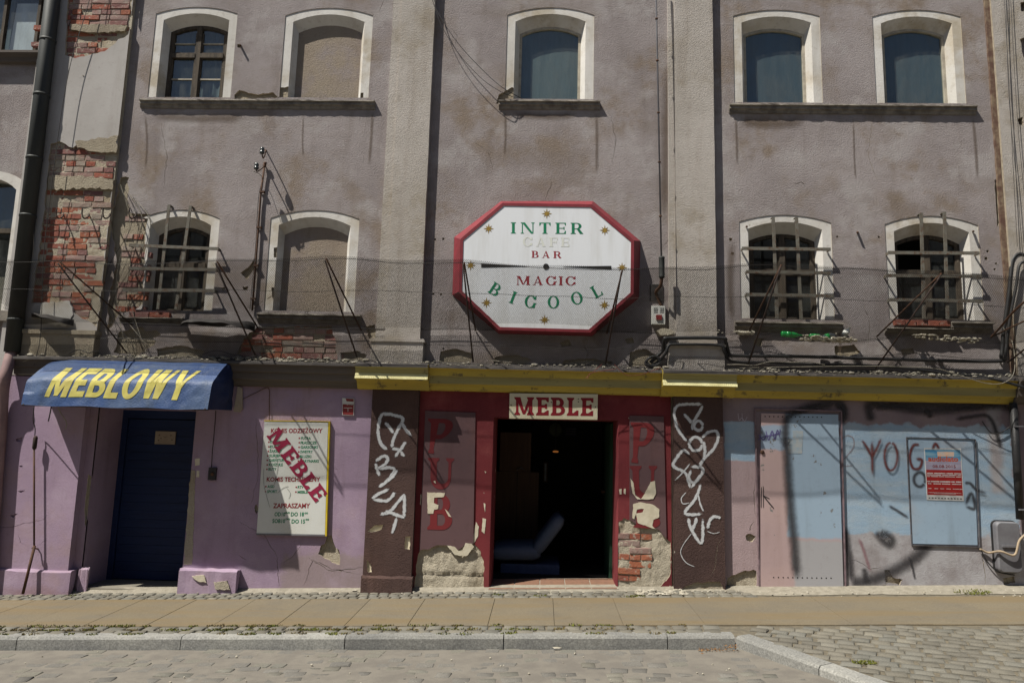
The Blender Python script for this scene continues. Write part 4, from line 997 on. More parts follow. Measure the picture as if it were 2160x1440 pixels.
# plinths
def plinth(a, b, top, out, mat, hs=()):
    x0, zt = p(a, top, -out); x1 = p(b, top, -out)[0]
    mb = MB(); V = []; n = 8
    pts = [(0.0, .0), (-out+.02, .0), (-out, -.02), (-out-.008, -1)]
    for i in range(n+1):
        x = x0+(x1-x0)*i/n
        for y, z in pts: V.append((x, y+rnd(-.004, .004), (zt+z+rnd(-.006, .006)) if z > -.5 else bottom(x)))
    Fc = []
    for i in range(n):
        for j in range(3): Fc.append((i*4+j, i*4+j+1, i*4+5+j, i*4+4+j))
    Fc += [(3, 2, 1, 0), (n*4, n*4+1, n*4+2, n*4+3)]; mb.add(V, Fc)
    mb.add([(x0, 0, zt), (x0, -out, zt), (x0, -out, bottom(x0)), (x0, 0, bottom(x0))], [(0, 1, 2, 3)])
    o = mb.build('plinth', mat, B); return o
plinth(-60, 150, 1197, .14, M['purple']); plinth(166, 187, 1197, .04, M['purple']); plinth(378, 500, 1199, .11, M['purple']); plinth(762, 870, 1214, .12, M['brown'])
slab('plaster_scar', [rpx([(404, 1215), (430, 1212), (435, 1228), (418, 1226)], .004, .02, -.13)], [], -.128, -.1, M['peel'], B)
slab('plaster_scar', [rpx([(450, 1228), (478, 1224), (485, 1243), (455, 1243)], .005, .02, -.13)], [], -.128, -.1, M['rubblewall'], B)
slab('peeled_jamb', [rpx([(404, 990), (412, 992), (411, 1060), (405, 1190), (388, 1190), (394, 1100), (400, 1020)], .006, .04, 0)], [], -.003, 0, M['rubblewall'], B)
for L in ([(411, 968), (422, 966), (421, 980), (412, 982)], [(415, 992), (421, 993), (420, 1006), (414, 1005)]): slab('plaster_scar', [rpx(L, .003, .02)], [], -.0025, 0, M['peel'], B)
# recessed blue door
DD = .55; dz0 = p(320, 1222, DD)[1]; dz0 = gz((dL+dR)/2, 0)+.03
mb = MB(); hgt = dT
mb.add([(dL, 0.001, bottom(dL)), (dL, DD+.1, bottom(dL)), (dL, DD+.1, dT), (dL, 0.001, dT)], [(0, 1, 2, 3)]); mb.add([(dR, 0.001, bottom(dR)), (dR, DD+.1, bottom(dR)), (dR, DD+.1, dT), (dR, 0.001, dT)], [(3, 2, 1, 0)])
mb.add([(dL, 0.001, dT), (dR, 0.001, dT), (dR, DD+.1, dT), (dL, DD+.1, dT)], [(0, 3, 2, 1)]); mb.build('door_reveal', M['purple'], B)
mb = MB(); mb.box(dL, dR, -.02, DD+.2, gz(dL, 0)-.2, dz0); mb.build('door_step', granite('worn_door_step', (.22, .2, .16), (.18, .165, .135), None, .3, False), B)
fr = MB(); t_d = dT-.04
fr.box(dL+.001, dL+.07, DD-.03, DD+.06, dz0, t_d-.061); fr.box(dR-.07, dR-.001, DD-.03, DD+.06, dz0, t_d-.061); fr.box(dL+.001, dR-.001, DD-.03, DD+.06, t_d-.06, dT-.001)
door = fr.build('blue_door', M['bluedoor'], B)
z = dz0+.01; nb_ = 19; hb = (t_d-.07-z)/nb_
for i in range(nb_):
    mb = MB(); a, b_ = dL+.073, dR-.073; zz = z+i*hb; g = .0007
    V = []
    for y, k in ((DD+.05, 0), (DD+.004, 0), (DD+.0, .0007)):
        for x, q in ((a+k, zz+g+k), (b_-k, zz+g+k), (b_-k, zz+hb-g-k), (a+k, zz+hb-g-k)): V.append((x, y, q))
    mb.add(V, [(4, 5, 9, 8), (5, 6, 10, 9), (6, 7, 11, 10), (7, 4, 8, 11), (8, 9, 10, 11)]); mb.build('plank', M['bluedoor'], door)
mb = MB(); mb.box(dL+.071, dR-.071, DD+.02, DD+.06, dz0, t_d-.07); mb.build('door_backing', M['black'], door)
# beige plate on the door
pf = quadmap((327, 908), (371, 910), (370, 938), (326, 936), DD-.02)
mb = MB(); (xa_, ya_, za_), (xb_, yb_, zb_) = pf(0, 0), pf(1, 1)
mb.box(xa_, xb_, DD-.022, DD-.002, za_, zb_); put_text(mb, '\u00b7-\u00b7', pf, .4, .5, .2, .2, 1, dy=-.004)
for u, v in ((.2, .7), (.3, .45), (.18, .3), (.78, .7), (.85, .35)): mb.box(xa_+(xb_-xa_)*u-.006, xa_+(xb_-xa_)*u+.006, DD-.0235, DD-.0221, za_+(zb_-za_)*v-.006, za_+(zb_-za_)*v+.006, 1)
tag(mb.build('door_plate', [M['beige'], M['iron']]), 'small beige plate screwed high on the dark blue door', 'plate')
# brown piers
for (a, b_, Yp, tops) in ((p(786, 1030, -.06)[0], p(876, 1030, -.06)[0], -.065, 1), (p(1421, 1030, -.06)[0], p(1527, 1030, -.06)[0], -.065, 2)):
    ng = []
    if tops == 1:
        ng = [rpx([(774, 1120), (790, 1108), (810, 1106), (805, 1116), (785, 1122)], .004, .02, Yp), rpx([(855, 1130), (866, 1130), (864, 1158), (854, 1156)], .004, .02, Yp), rpx([(773, 1180), (782, 1190), (784, 1205), (776, 1206)], .004, .02, Yp)]
        a = p(775, 1030, -.06)[0]
    else: ng = [crack([(1522, 1140), (1512, 1150), (1508, 1190), (1500, 1215)], .005, Yp), rpx([(1440, 1238), (1470, 1228), (1518, 1226), (1528, 1250), (1440, 1260)], .008, .03, Yp)]
    slab('brown_pier', [wallpoly(a, b_)], ng, Yp, Yp+.02, M['brown'], B, edge=M['peel']); slab('pier_core', [wallpoly(a+.002, b_-.002)], [], Yp+.0205, 0.01, M['peel'] if tops == 1 else M['rubblewall'], B)
    mb = MB(); mb.add([(a, Yp, bottom(a)), (a, 0, bottom(a)), (a, 0, ZL), (a, Yp, ZL), (b_, Yp, bottom(b_)), (b_, 0, bottom(b_)), (b_, 0, ZL), (b_, Yp, ZL)], [(3, 2, 1, 0), (4, 5, 6, 7)]); mb.build('pier_side', M['brown'], B)
# red portal with doorway
oL, oR, oT = p(1036, 1060)[0], p(1304, 1060)[0], p(1170, 883)[1]
patchL = rpx([(880, 1175), (888, 1158), (905, 1158), (925, 1148), (945, 1150), (965, 1162), (985, 1145), (1000, 1146), (1012, 1158), (1021, 1190), (1020, 1300), (870, 1300)], .008, .03)
patchR = rpx([(1306, 1100), (1316, 1092), (1332, 1098), (1350, 1106), (1372, 1105), (1392, 1120), (1412, 1142), (1415, 1160), (1413, 1215), (1392, 1235), (1372, 1300), (1290, 1300)], .008, .03)
opening = [(oL, -2), (oR, -2), (oR, oT), (oL, oT)]
slab('red_wall', [wallpoly(x885, x1415)], [opening, patchL, patchR], 0, .03, M['red'], B, edge=M['peel'])
# rounded door jambs and reveal
DR = .42
mb = MB()
for sx, X in ((1, oL), (-1, oR)):
    pr = [(X-sx*.0, .001), (X+sx*.012, .02), (X+sx*.02, .06), (X+sx*.022, DR)]
    b_ = len(mb.v)
    for x, y in pr: mb.v += [(x, y, bottom(x)), (x, y, oT)]
    for i in range(3):
        f = (b_+2*i, b_+2*i+2, b_+2*i+3, b_+2*i+1); mb.f.append(f if sx < 0 else f[::-1]); mb.m.append(0); mb.s.append(True)
mb.add([(oL, 0.001, oT), (oR, 0.001, oT), (oR, DR, oT), (oL, DR, oT)], [(0, 3, 2, 1)]); mb.build('doorway_reveal', M['red'], B)
# rough masonry in the left patch, bricks in the right patch
n1, n2 = 60, 30; mb = MB(); q0, q1 = p(868, 1260)[0], p(1024, 1260)[0]; zt = p(950, 1140)[1]; zb = bottom(q0)
for i in range(n1+1):
    for j in range(n2+1):
        x = q0+(q1-q0)*i/n1; z = zb+(zt-zb)*j/n2; h = mnoise.fractal(Vector((x*7, z*7, 1)), 1, 2, 5)*.016+mnoise.fractal(Vector((x*26, z*26, 4)), 1, 2, 4)*.006
        seam = abs(z-(p(950, 1213)[1]+.012*mnoise.noise(Vector((x*6, 0, 0)))))
        if seam < .016: h -= .02*(1-seam/.016)
        mb.v.append((min(x, oL+.004), .012-h, z))
for i in range(n1):
    for j in range(n2): a = i*(n2+1)+j; mb.f.append((a, a+n2+1, a+n2+2, a+1)); mb.m.append(0); mb.s.append(True)
mb.build('exposed_rubble_masonry', M['rubblewall'], B)
bk = PX([(1303, 1108), (1345, 1112), (1375, 1125), (1378, 1150), (1372, 1200), (1350, 1215), (1350, 1236), (1303, 1236)])
brickwork([bk], .049, (1, 3, 3, 0, 1), B, .0)
mb = MB(); q0, q1 = oR+.001, x1415-.004; zt = p(1350, 1090)[1]; zb = bottom(q0); n1, n2 = 40, 44
for i in range(n1+1):
    for j in range(n2+1):
        x = q0+(q1-q0)*i/n1; z = zb+(zt-zb)*j/n2; h = mnoise.fractal(Vector((x*8, z*8, 3)), 1, 2, 5)*.014+mnoise.fractal(Vector((x*30, z*30, 4)), 1, 2, 4)*.005
        inside = inpoly(x, z, bk); mb.v.append((x, (.006-h) if not inside else .008-h*.9, z))
for i in range(n1):
    for j in range(n2): a = i*(n2+1)+j; mb.f.append((a, a+n2+1, a+n2+2, a+1)); mb.m.append(0); mb.s.append(True)
mb.build('exposed_mortar', M['rubblewall'], B)
# PUB boards
def pubboard(L, pl, peel, side):
    ng = [patchL if side == 0 else patchR]
    bd = slab('board', [PX(L, -.012)], ng, -.014, 0, M['panel'], B)
    Y = -.0165; mb = MB()
    for ch, (TL, TR, BR, BL) in pl:
        q = quadmap(TL, TR, BR, BL, Y); lettering(mb, ch, lambda u, v: q(u, v), T=.26, t=.12, s=.07, q=.10)
    mb.build('lettering', M['redletter'], bd)
    for k, L2 in enumerate(peel): slab('peeled_patch', [rpx(L2, .003, .02, -.018)], [], -.0195, -.014, M['peel'], bd)
    return bd
pubboard([(897, 866), (1003, 870), (998, 1170), (884, 1170)], [('P', ((903, 882), (962, 884), (925, 958), (903, 955))), ('U', ((903, 965), (958, 966), (955, 1032), (903, 1030))), ('B', ((903, 1040), (952, 1042), (952, 1118), (901, 1116)))],
         [[(901, 1038), (938, 1039), (936, 1048), (916, 1049), (915, 1060), (925, 1065), (924, 1073), (916, 1074), (914, 1083), (902, 1083)], [(914, 1015), (918, 1013), (919, 1020)], [(938, 1073), (944, 1078), (952, 1090), (946, 1088)], [(943, 1150), (958, 1152), (968, 1162), (975, 1160), (982, 1145), (994, 1146), (1000, 1152), (985, 1172), (960, 1170)]], 0)
pubboard([(1328, 876), (1400, 878), (1406, 1140), (1328, 1100)], [('P', ((1330, 890), (1385, 892), (1358, 978), (1332, 975))), ('U', ((1328, 982), (1386, 982), (1382, 1052), (1332, 1050))), ('B', ((1336, 1062), (1388, 1062), (1392, 1115), (1336, 1112)))],
         [[(1330, 1008), (1336, 1018), (1340, 1045), (1352, 1052), (1366, 1030), (1372, 1016), (1382, 1014), (1384, 1040), (1378, 1052), (1360, 1053), (1345, 1052), (1334, 1040)], [(1336, 1062), (1352, 1058), (1378, 1064), (1391, 1074), (1390, 1090), (1378, 1096), (1376, 1108), (1384, 1116), (1345, 1102), (1342, 1082), (1356, 1080), (1358, 1072), (1344, 1074), (1338, 1095), (1334, 1092)]], 1)
for L in ([(1018, 1092), (1025, 1094), (1022, 1125), (1016, 1120)], [(1004, 1100), (1010, 1110), (1008, 1130), (1000, 1145), (995, 1140), (1000, 1125)], [(1306, 1032), (1311, 1030), (1311, 1042), (1307, 1042)], [(1316, 1030), (1320, 1030), (1320, 1042), (1316, 1040)], [(887, 1042), (889, 1042), (888, 1065), (886, 1062)], [(1022, 993), (1026, 995), (1024, 998)], [(1020, 1060), (1024, 1062), (1023, 1080)], [(1325, 880), (1327, 880), (1327, 884)]):
    slab('peeled_patch', [rpx(L, .002, .02, -.003)], [], -.0035, 0, M['peel'], B)
# interior of the hall
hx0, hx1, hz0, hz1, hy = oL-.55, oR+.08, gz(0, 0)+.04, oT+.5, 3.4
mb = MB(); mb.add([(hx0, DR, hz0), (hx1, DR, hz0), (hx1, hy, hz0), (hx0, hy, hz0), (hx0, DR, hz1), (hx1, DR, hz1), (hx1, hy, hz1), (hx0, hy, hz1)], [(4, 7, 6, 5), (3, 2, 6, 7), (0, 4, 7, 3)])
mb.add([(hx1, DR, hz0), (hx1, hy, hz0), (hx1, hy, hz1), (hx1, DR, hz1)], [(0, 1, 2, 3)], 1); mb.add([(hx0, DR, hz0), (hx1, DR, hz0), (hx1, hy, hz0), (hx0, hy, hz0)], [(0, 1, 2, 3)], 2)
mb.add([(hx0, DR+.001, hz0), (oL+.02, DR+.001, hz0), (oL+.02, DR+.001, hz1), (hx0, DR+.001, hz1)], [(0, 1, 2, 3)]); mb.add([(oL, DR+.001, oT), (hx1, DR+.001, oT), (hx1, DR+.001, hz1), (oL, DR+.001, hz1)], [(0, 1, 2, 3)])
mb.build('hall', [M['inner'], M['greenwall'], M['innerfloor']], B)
# threshold tiles
mb = MB(); mb.add([(oL, -.05, gz(oL, 0)+.018), (oR, -.05, gz(oR, 0)+.018), (oR, DR+.02, gz(oR, 0)+.05), (oL, DR+.02, gz(oL, 0)+.05), (oL, -.05, gz(oL, 0)-.1), (oR, -.05, gz(oR, 0)-.1)], [(0, 1, 2, 3), (4, 5, 1, 0)]); mb.build('threshold', M['grout'], B)
nx = 5; 
for i in range(nx):
    for j in range(3):
        x = oL+.003+(oR-oL-.006)/nx*i; x2 = x+(oR-oL-.006)/nx-.010; y = -.045+j*.152; y2 = y+.142; mb = MB(); V = []
        for zz, k in ((-.004, 0), (.0045, 0), (.007, .004)):
            for a, b_ in ((x+k, y+k), (x2-k, y+k), (x2-k, y2-k), (x+k, y2-k)): V.append((a, b_, gz(a, 0)+.018+.032*(b_+.05)/(DR+.07)+zz))
        mb.add(V, [(0, 1, 5, 4), (1, 2, 6, 5), (2, 3, 7, 6), (3, 0, 4, 7), (4, 5, 9, 8), (5, 6, 10, 9), (6, 7, 11, 10), (7, 4, 8, 11), (8, 9, 10, 11)]); mb.build('tile', M['tile'], B)
# right-hand wall
rh = [rpx([(1534, 1218), (1560, 1206), (1590, 1200), (1596, 1204), (1596, 1260), (1528, 1260)], .006, .03), rpx([(1866, 1200), (1876, 1202), (1884, 1218), (1905, 1222), (1898, 1232), (1868, 1228)], .007, .03),
      crack([(1790, 1178), (1815, 1185), (1835, 1200), (1860, 1195)], .005), crack([(1840, 1238), (1868, 1232), (1880, 1215)], .008), crack([(2070, 1150), (2075, 1200), (2080, 1230)], .008), crack([(1590, 1100), (1583, 1112), (1580, 1118)], .012), rpx([(1572, 1128), (1582, 1124), (1594, 1130), (1588, 1142), (1576, 1140)], .006, .02),
      rpx([(2115, 1218), (2140, 1215), (2142, 1228), (2118, 1232)], .006, .03), crack([(1592, 1020), (1590, 1060), (1595, 1090)], .006)]
xe_ = p(2400, 1000)[0]
slab('painted_shop_wall', [wallpoly(x1525-.0, xe_)], rh, 0, .026, M['right'], B, edge=M['edge'])
# steel door and hatch
def flatdoor(name, L, mat, out, cat=None):
    pts = PX(L, -out); mb = MB(); slab('x', [pts], [], -out, 0, None, mb=mb); return mb.build(name, mat, B)
sd = flatdoor('steel_door', [(1606, 871), (1768, 874), (1779, 1240), (1604, 1240)], M['door'], .022)
# frame grooves
fr = MB()
for a, b_ in (((1592, 862), (1602, 1240)), ((1592, 862), (1775, 867)), ((1774, 867), (1783, 1240))):
    A, Bq = P3(*a, -.01), P3(*b_, -.01); fr.bar(A, Bq, .013, .03)
fr.build('door_frame', simple('mauve_frame_paint', (.20, .14, .155), (.12, .085, .09), .8, sc=14, bump=.4), B)
mb = MB()
for r, (y0_, x0_, x1_, n) in enumerate(((878, 1614, 1733, 14), (1217, 1632, 1753, 13))):
    for i in range(n):
        x, z = p(x0_+(x1_-x0_)*i/(n-1), y0_+(i/(n-1))*1.5, -.024); mb.lathe([(.0075, -.0012), (.0075, 0)], (x, -.0222, z), 'y', 8)
mb.build('vent_holes', M['black'], sd)
mb = MB(); x, z = p(1608, 953, -.024); mb.lathe([(.022, 0), (.024, -.006), (.016, -.014)], (x, -.022, z), 'y', 14); mb.build('door_lock', M['iron'], sd)
mb = MB()
slab('x', [rpx([(1672, 908), (1694, 908), (1692, 956), (1661, 956), (1662, 925), (1672, 925)], .003, .03, -.024)], [], -.0245, -.022, None, mb=mb); mb.build('paper_scrap', simple('yellowed_paper', (.36, .38, .38), (.28, .36, .42), .8, sc=20), sd)
ht = flatdoor('hatch_panel', [(1916, 927), (2053, 931), (2062, 1149), (1925, 1146)], M['hatch'], .012)
fr = MB()
for a, b_ in (((1912, 922), (2056, 926)), ((1912, 922), (1923, 1149)), ((2057, 926), (2066, 1153)), ((1923, 1149), (2066, 1153))):
    fr.bar(P3(*a, -.006), P3(*b_, -.006), .008, .022)
fr.build('hatch_frame', simple('dark_hatch_gap', (.06, .055, .06), (.12, .12, .13), .9, sc=20), B)
# neighbour building on the left
NBd = empty('neighbour_house', (-6.9, 0, 0), 'brown-grey house at the far left edge beside the drainpipe', 'building')
nx1 = p(78, 300)[0]; nx0 = -10
nwU = PX([(-120, -300), (84, -300), (84, 112), (-120, 122)]); nk = PX([(-160, 372), (30, 382), (46, 400), (24, 662), (-160, 662)])
nwall = [(nx0, ZC-.25), (nx1+.15, ZC-.25), (nx1+.15, ZT), (nx0, ZT)]
jx0, jx1, jz0 = p(-100, 60)[0], p(86, 60)[0], p(40, 114)[1]
kx0, kx1, kz0, kz1 = p(-100, 520)[0], p(38, 520)[0], p(10, 655)[1], p(20, 378)[1]
slab('neighbour_wall', [nwall], [R_(jx0, jz0, jx1, ZT-1), arch(kx0, kx1, kz0, kz1-.05, kz1+.1)], .0, .12, M['stucco'], NBd)
w = MB(); w.box(jx0, jx0+.05, .1, .16, jz0, 7.4); 
for a in (jx0, p(8, 60, .12)[0], p(83, 60, .12)[0]-.02): w.box(a-.02, a+.02, .10, .16, jz0+.051, 7.4)
w.box(jx0, jx1, .10, .16, jz0, jz0+.05); w = w.build('window', M['wood'], NBd)
MB().add([(jx0, .13, jz0), (jx1, .13, jz0), (jx1, .13, 7.4), (jx0, .13, 7.4)], [(0, 1, 2, 3)]).build('pane', M['glass'], w)
MB().add([(p(24, 60, .17)[0], .17, jz0), (jx1, .17, jz0), (jx1, .17, p(60, 8, .17)[1]), (p(30, 60, .17)[0], .17, p(60, 8, .17)[1])], [(0, 1, 2, 3)]).build('blind', M['whiteblind'], w)
MB().add([(jx0, .2, jz0), (p(22, 60, .17)[0], .2, jz0), (p(22, 60, .17)[0], .2, 7.4), (jx0, .2, 7.4)], [(0, 1, 2, 3)]).build('curtain', M['curtain'], w)
mb = MB(); pr = [(.02, 0), (-.13, -.02), (-.13, -.05), (-.08, -.09), (-.06, -.14), (.02, -.15)]
V = [(x, y, jz0+z) for x in (nx0, p(86, 120, -.1)[0]) for y, z in pr]; mb.add(V, [(i, i+1, i+7, i+6) for i in range(5)]+[(11, 10, 9, 8, 7, 6)]); mb.build('window_sill', M['cornice'], NBd)
slab('window_surround', [arch(kx0, kx1, kz0, kz1-.05, kz1+.1)], [arch(kx0, kx1-.11, kz0-.01, kz1-.14, kz1+.01)], -.006, .2, M['white'], NBd)
w = MB(); w.box(kx0, kx1-.11, .14, .2, kz0, kz0+.04); w.box(kx0, kx1-.11, .13, .2, p(0, 480)[1]-.03, p(0, 480)[1]+.03); w.box(kx1-.17, kx1-.111, .14, .2, kz0+.041, kz1-.1); w = w.build('window', M['wood'], NBd)
MB().add([(kx0, .16, kz0), (kx1-.1, .16, kz0), (kx1-.1, .16, kz1+.1), (kx0, .16, kz1+.1)], [(0, 1, 2, 3)]).build('pane', M['glass'], w)
MB().add([(kx0, .24, kz0), (kx1-.1, .24, kz0), (kx1-.1, .24, p(0, 575)[1]), (kx0, .24, p(0, 575)[1])], [(0, 1, 2, 3)]).build('curtain', M['beige'], w)
mb = MB(); mb.box(nx0, p(30, 665, -.08)[0], -.1, 0, kz0-.14, kz0-.02); mb.build('window_sill', M['sill'], NBd)
mb = MB(); mb.box(nx0, xP0, -.05, .0, -1, ZL+.3); mb.build('shop_wall', M['purple'], NBd)
mb = MB(); mb.box(nx0, nx1+.1, .3, 3, -1, ZT); mb.build('house_body', M['inner'], NBd)
brickwork([PX([(72, -60), (98, -60), (92, 112), (74, 112)])], -.012, (0, 0, 1, 2), NBd)
# ================================================================== things on and before the facade
def thing(name, label, cat, loc, group=None):
    return empty(name, loc, label, cat, group)
# ---------------- drainpipe
dp = thing('drainpipe', 'tall dark zinc drainpipe running down beside the brick pilaster', 'drainpipe', P3(60, 700, -.14))
T0, T1 = P3(112, -10, -.14), P3(26, 742, -.14); dr_ = (T0-T1).normalized(); T0 = T0+dr_*2.5
MB().tube([T0, T1], .088, 20).build('pipe', M['pipe'], dp)
for f in (.08, .36, .52, .70, .86):
    a = T1.lerp(P3(112, -10, -.14), f); mb = MB(); mb.tube([a, a+dr_*.03], .094, 20); mb.box(a.x-.01, a.x+.01, a.y+.08, .0, a.z, a.z+.025); mb.build('pipe_collar', M['pipe'], dp)
lp = [P3(25, 742, -.14), P3(12, 790, -.24), P3(6, 830, -.20), P3(2, 900, -.17), P3(-6, 1000, -.17), P3(-24, 1250, -.17)]
MB().tube(catmull(lp, 4), .062, 16).build('lower_pipe', M['pinkpipe'], dp)
# ---------------- awning
AY = [(757, -.10), (763, -.24), (781, -.41), (799, -.555), (804, -.575), (838, -.605), (858, -.62)]
axl, axr = p(44, 850, -.62)[0], p(438, 862, -.62)[0]
def aw_prof(py):
    py = max(757, min(858, py))
    for (a, ya), (b, yb) in zip(AY, AY[1:]):
        if a <= py <= b: return ya+(yb-ya)*(py-a)/(b-a)
def awn(x, py, off=0):
    Y = aw_prof(py); z = p(250, py, Y)[1]
    k = min(1, max(0, (x-axl)/.25)); z -= (1-k)*.03*(py < 830)
    d = .016*mnoise.noise(Vector((x*2.6, py*.022, 1)))+.007*mnoise.noise(Vector((x*8, py*.05+x*3, 5)))+.012*math.exp(-((x-p(185, 0, -.6)[0])/.05)**2)*(py > 790)
    k2 = (py-757)/101; sagz = -.012*k2*math.sin(max(0, min(1, (x-axl)/(axr-axl)))*math.pi*3)**2-.018*k2*(1-(x-axl)/(axr-axl))*.0
    return (x, Y-off-d, z+off*.6+sagz)
aw = thing('shop_awning', 'faded blue tarpaulin awning lettered MEBLOWY over the navy door', 'awning', (axl, -.1, p(250, 860, -.6)[1]))
mb = MB(); nx_, ns = 70, 24
for i in range(nx_+1):
    for j in range(ns+1): mb.v.append(awn(axl+(axr-axl)*i/nx_, 757+101*j/ns))
for i in range(nx_):
    for j in range(ns): a = i*(ns+1)+j; mb.f.append((a, a+1, a+ns+2, a+ns+1)); mb.m.append(0); mb.s.append(True)
mb.build('awning_cloth', M['tarp'], aw)
for side, X in ((1, axr), (-1, axl)):
    mb = MB(); pr = [Vector(awn(X, 757+101*j/12)) for j in range(13)]; nn = 9
    c0 = Vector((X+side*.015, -.02, pr[-1].z+.02)); c1 = Vector((X+side*.015, -.02, pr[0].z))
    grid = []
    for j, q in enumerate(pr):
        e = c1.lerp(c0, j/12)
        for i in range(nn+1):
            t = i/nn; r = q.lerp(e, t); b = math.sin(t*math.pi)*math.sin(j/12*math.pi)
            r.x += side*(.05*b+.03*b*mnoise.noise(Vector((t*4, j*.4, 2)))+.018*mnoise.noise(Vector((t*6, j*.5, 7)))*(0 < i)); mb.v.append(tuple(r))
    for j in range(12):
        for i in range(nn): a = j*(nn+1)+i; f = (a, a+1, a+nn+2, a+nn+1); mb.f.append(f if side > 0 else f[::-1]); mb.m.append(0); mb.s.append(True)
    mb.build('awning_side', M['tarpside'], aw)
uL, uR = p(95, 840, -.6)[0], p(417, 780, -.4)[0]+.02
mb = MB()
lettering(mb, 'MEBLOWY', lambda u, v: awn(uL+(uR-uL)*u*.97, 839-61*v, .0035), T=.27, t=.17, s=0, sp=.10, shear=.27, subdiv=True)
mb.build('lettering', M['awnyel'], aw)
mb = MB(); a = Vector(awn(axl, 858)); b = Vector(awn(axr, 858)); mb.tube([a+Vector((0, .02, .0)), b+Vector((0, .02, 0))], .012, 8)
for X, s in ((axl+.03, 1), (axr-.03, -1)):
    mb.tube([Vector(awn(X, 858)), Vector((X, -.02, p(250, 855)[1]))], .011, 8)
    mb.tube([Vector(awn(X, 800))+Vector((0, .02, 0)), Vector((X, -.02, p(250, 855)[1]))], .011, 8)
mb.build('awning_frame', M['darkiron'], aw)
pts = PX([(503, 815), (511, 818), (512, 862), (506, 869), (494, 868), (497, 850)], -.03); slab('end_plate', [pts], [], -.05, -.02, M['beige'], aw)
# ---------------- lettering boards
def board(name, L, Y, th, mat, label, cat):
    e = thing(name, label, cat, P3(L[3][0], L[3][1], Y)); slab('board', [PX(L, Y)], [], Y, Y+th, mat, e); return e
LM = [(1075, 829), (1261, 831), (1260, 885), (1074, 882)]
mbd = board('shop_sign', LM, -.062, .05, M['board'], 'cream wooden sign with MEBLE in dark red above the open doorway', 'sign')
q = quadmap((1085, 837), (1252, 839), (1251, 877), (1085, 875), -.0635); mb = MB(); lettering(mb, 'MEBLE', lambda u, v: q(u, v), T=.24, t=.15, s=.09, q=.10, sp=.13); mb.build('lettering', M['mebred'], mbd)
mb = MB()
for a, b in ((1078, 854), (1256, 858), (1163, 840), (1220, 841), (1163, 848), (1220, 847)): x, z = p(a, b, -.063); mb.lathe([(.007, -.003), (.007, 0)], (x, -.062, z), 'y', 8)
mb.build('nails', M['iron'], mbd)
# price list board
def cr(X, Y_): return 500+X/2.667, 740+Y_/2.667
Yn = -.035
nb = thing('price_notice_board', 'tall white notice board KOMIS with diagonal MEBLE on the violet wall', 'notice board', P3(560, 1125, Yn))
slab('board', [PX([(558, 888), (692, 891), (685, 1130), (541, 1127)], Yn)], [], Yn, 0, M['notice'], nb)
slab('side_trim', [PX([(693, 890), (696, 890), (689, 1130), (685.6, 1130)], Yn)], [], Yn-.003, 0, M['noticeyel'], nb)
slab('top_trim', [PX([(557, 886), (696, 888), (696, 889.5), (557, 887.6)], Yn)], [], Yn-.004, 0, M['noticeyel'], nb)
slab('bottom_trim', [PX([(541, 1124), (686, 1126.5), (685.5, 1130), (540, 1127.5)], Yn)], [], Yn-.004, 0, M['greybox'], nb)
def ptext(mb, body, x0, base, x1, hpx, Y, mi=0, off=.02, slope=0.0, k=0):
    vs_, fs = font_text(body, 1.0, off)
    a0 = min(v[0] for v in vs_); a1 = max(v[0] for v in vs_)
    A, Bx, Cz = Vector(p(x0, base, Y)), Vector(p(x1, base+slope*(x1-x0), Y)), Vector(p(x0, base-hpx, Y))
    ux = (Bx-A)/(a1-a0); uz = Vector((0, 1))*(Cz-A).length
    mb.add([((A+ux*(a-a0)+uz*b).x, Y-.0004*k, (A+ux*(a-a0)+uz*b).y) for a, b in vs_], fs, mi)
mb = MB(); Yt = Yn-.0012; red, grn = 0, 1
for X0_, X1_, base, h, tx, mi in ((190, 480, 460, 24, 'KOMIS ODZIE\u017bOWY', 0), (360, 415, 498, 15, 'FUTRA', 1), (357, 447, 523, 15, 'P\u0141ASZCZE', 1), (357, 453, 548, 15, 'GARSONKI', 1), (355, 425, 574, 15, 'SWETRY', 1), (354, 417, 600, 15, 'BLUZKI', 1), (352, 460, 626, 15, 'MARYNARKI', 1),
      (187, 262, 519, 15, 'KO\u017bUCHY', 1), (185, 252, 545, 15, 'KURTKI', 1), (182, 253, 570, 15, '\u017bAKIETY', 1), (180, 268, 596, 15, 'SUKIENKI', 1), (178, 275, 621, 15, 'GARNITURY', 1), (178, 257, 646, 15, 'KOSZULE', 1), (176, 221, 672, 15, 'BUTY', 1),
      (166, 467, 733, 24, 'KOMIS TECHNICZNY', 0), (170, 210, 769, 15, 'AGD', 1), (168, 225, 797, 15, 'SPORT', 1), (341, 374, 772, 15, 'RTV', 1), (340, 398, 800, 15, 'MEBLE', 1), (202, 410, 882, 26, 'ZAPRASZAMY', 0),
      (210, 270, 928, 22, 'OD10', 1), (270, 297, 914, 10, '00', 1), (302, 376, 928, 22, 'DO 18', 1), (379, 399, 916, 10, '00', 1), (198, 270, 966, 22, 'SOB10', 1), (272, 299, 950, 10, '00', 1), (306, 382, 968, 22, 'DO 15', 1), (385, 405, 952, 10, '00', 1)):
    a, b = cr(X0_, base); c_, _ = cr(X1_, base); ptext(mb, tx, a, b, c_, h/2.667, Yt, mi, .028 if h > 20 else .03)
for X_, Y_ in [(351, 490), (350, 515), (349, 541), (347, 567), (346, 593), (345, 618), (179, 512), (179, 538), (176, 564), (173, 589), (170, 614), (170, 640), (168, 665), (162, 762), (160, 790), (333, 765), (331, 792)]:
    x, z = p(*cr(X_, Y_), Yt); mb.add([(x+.010*math.cos(t*.785), Yt, z+.010*math.sin(t*.785)) for t in range(8)], [tuple(range(8))[::-1]], 0)
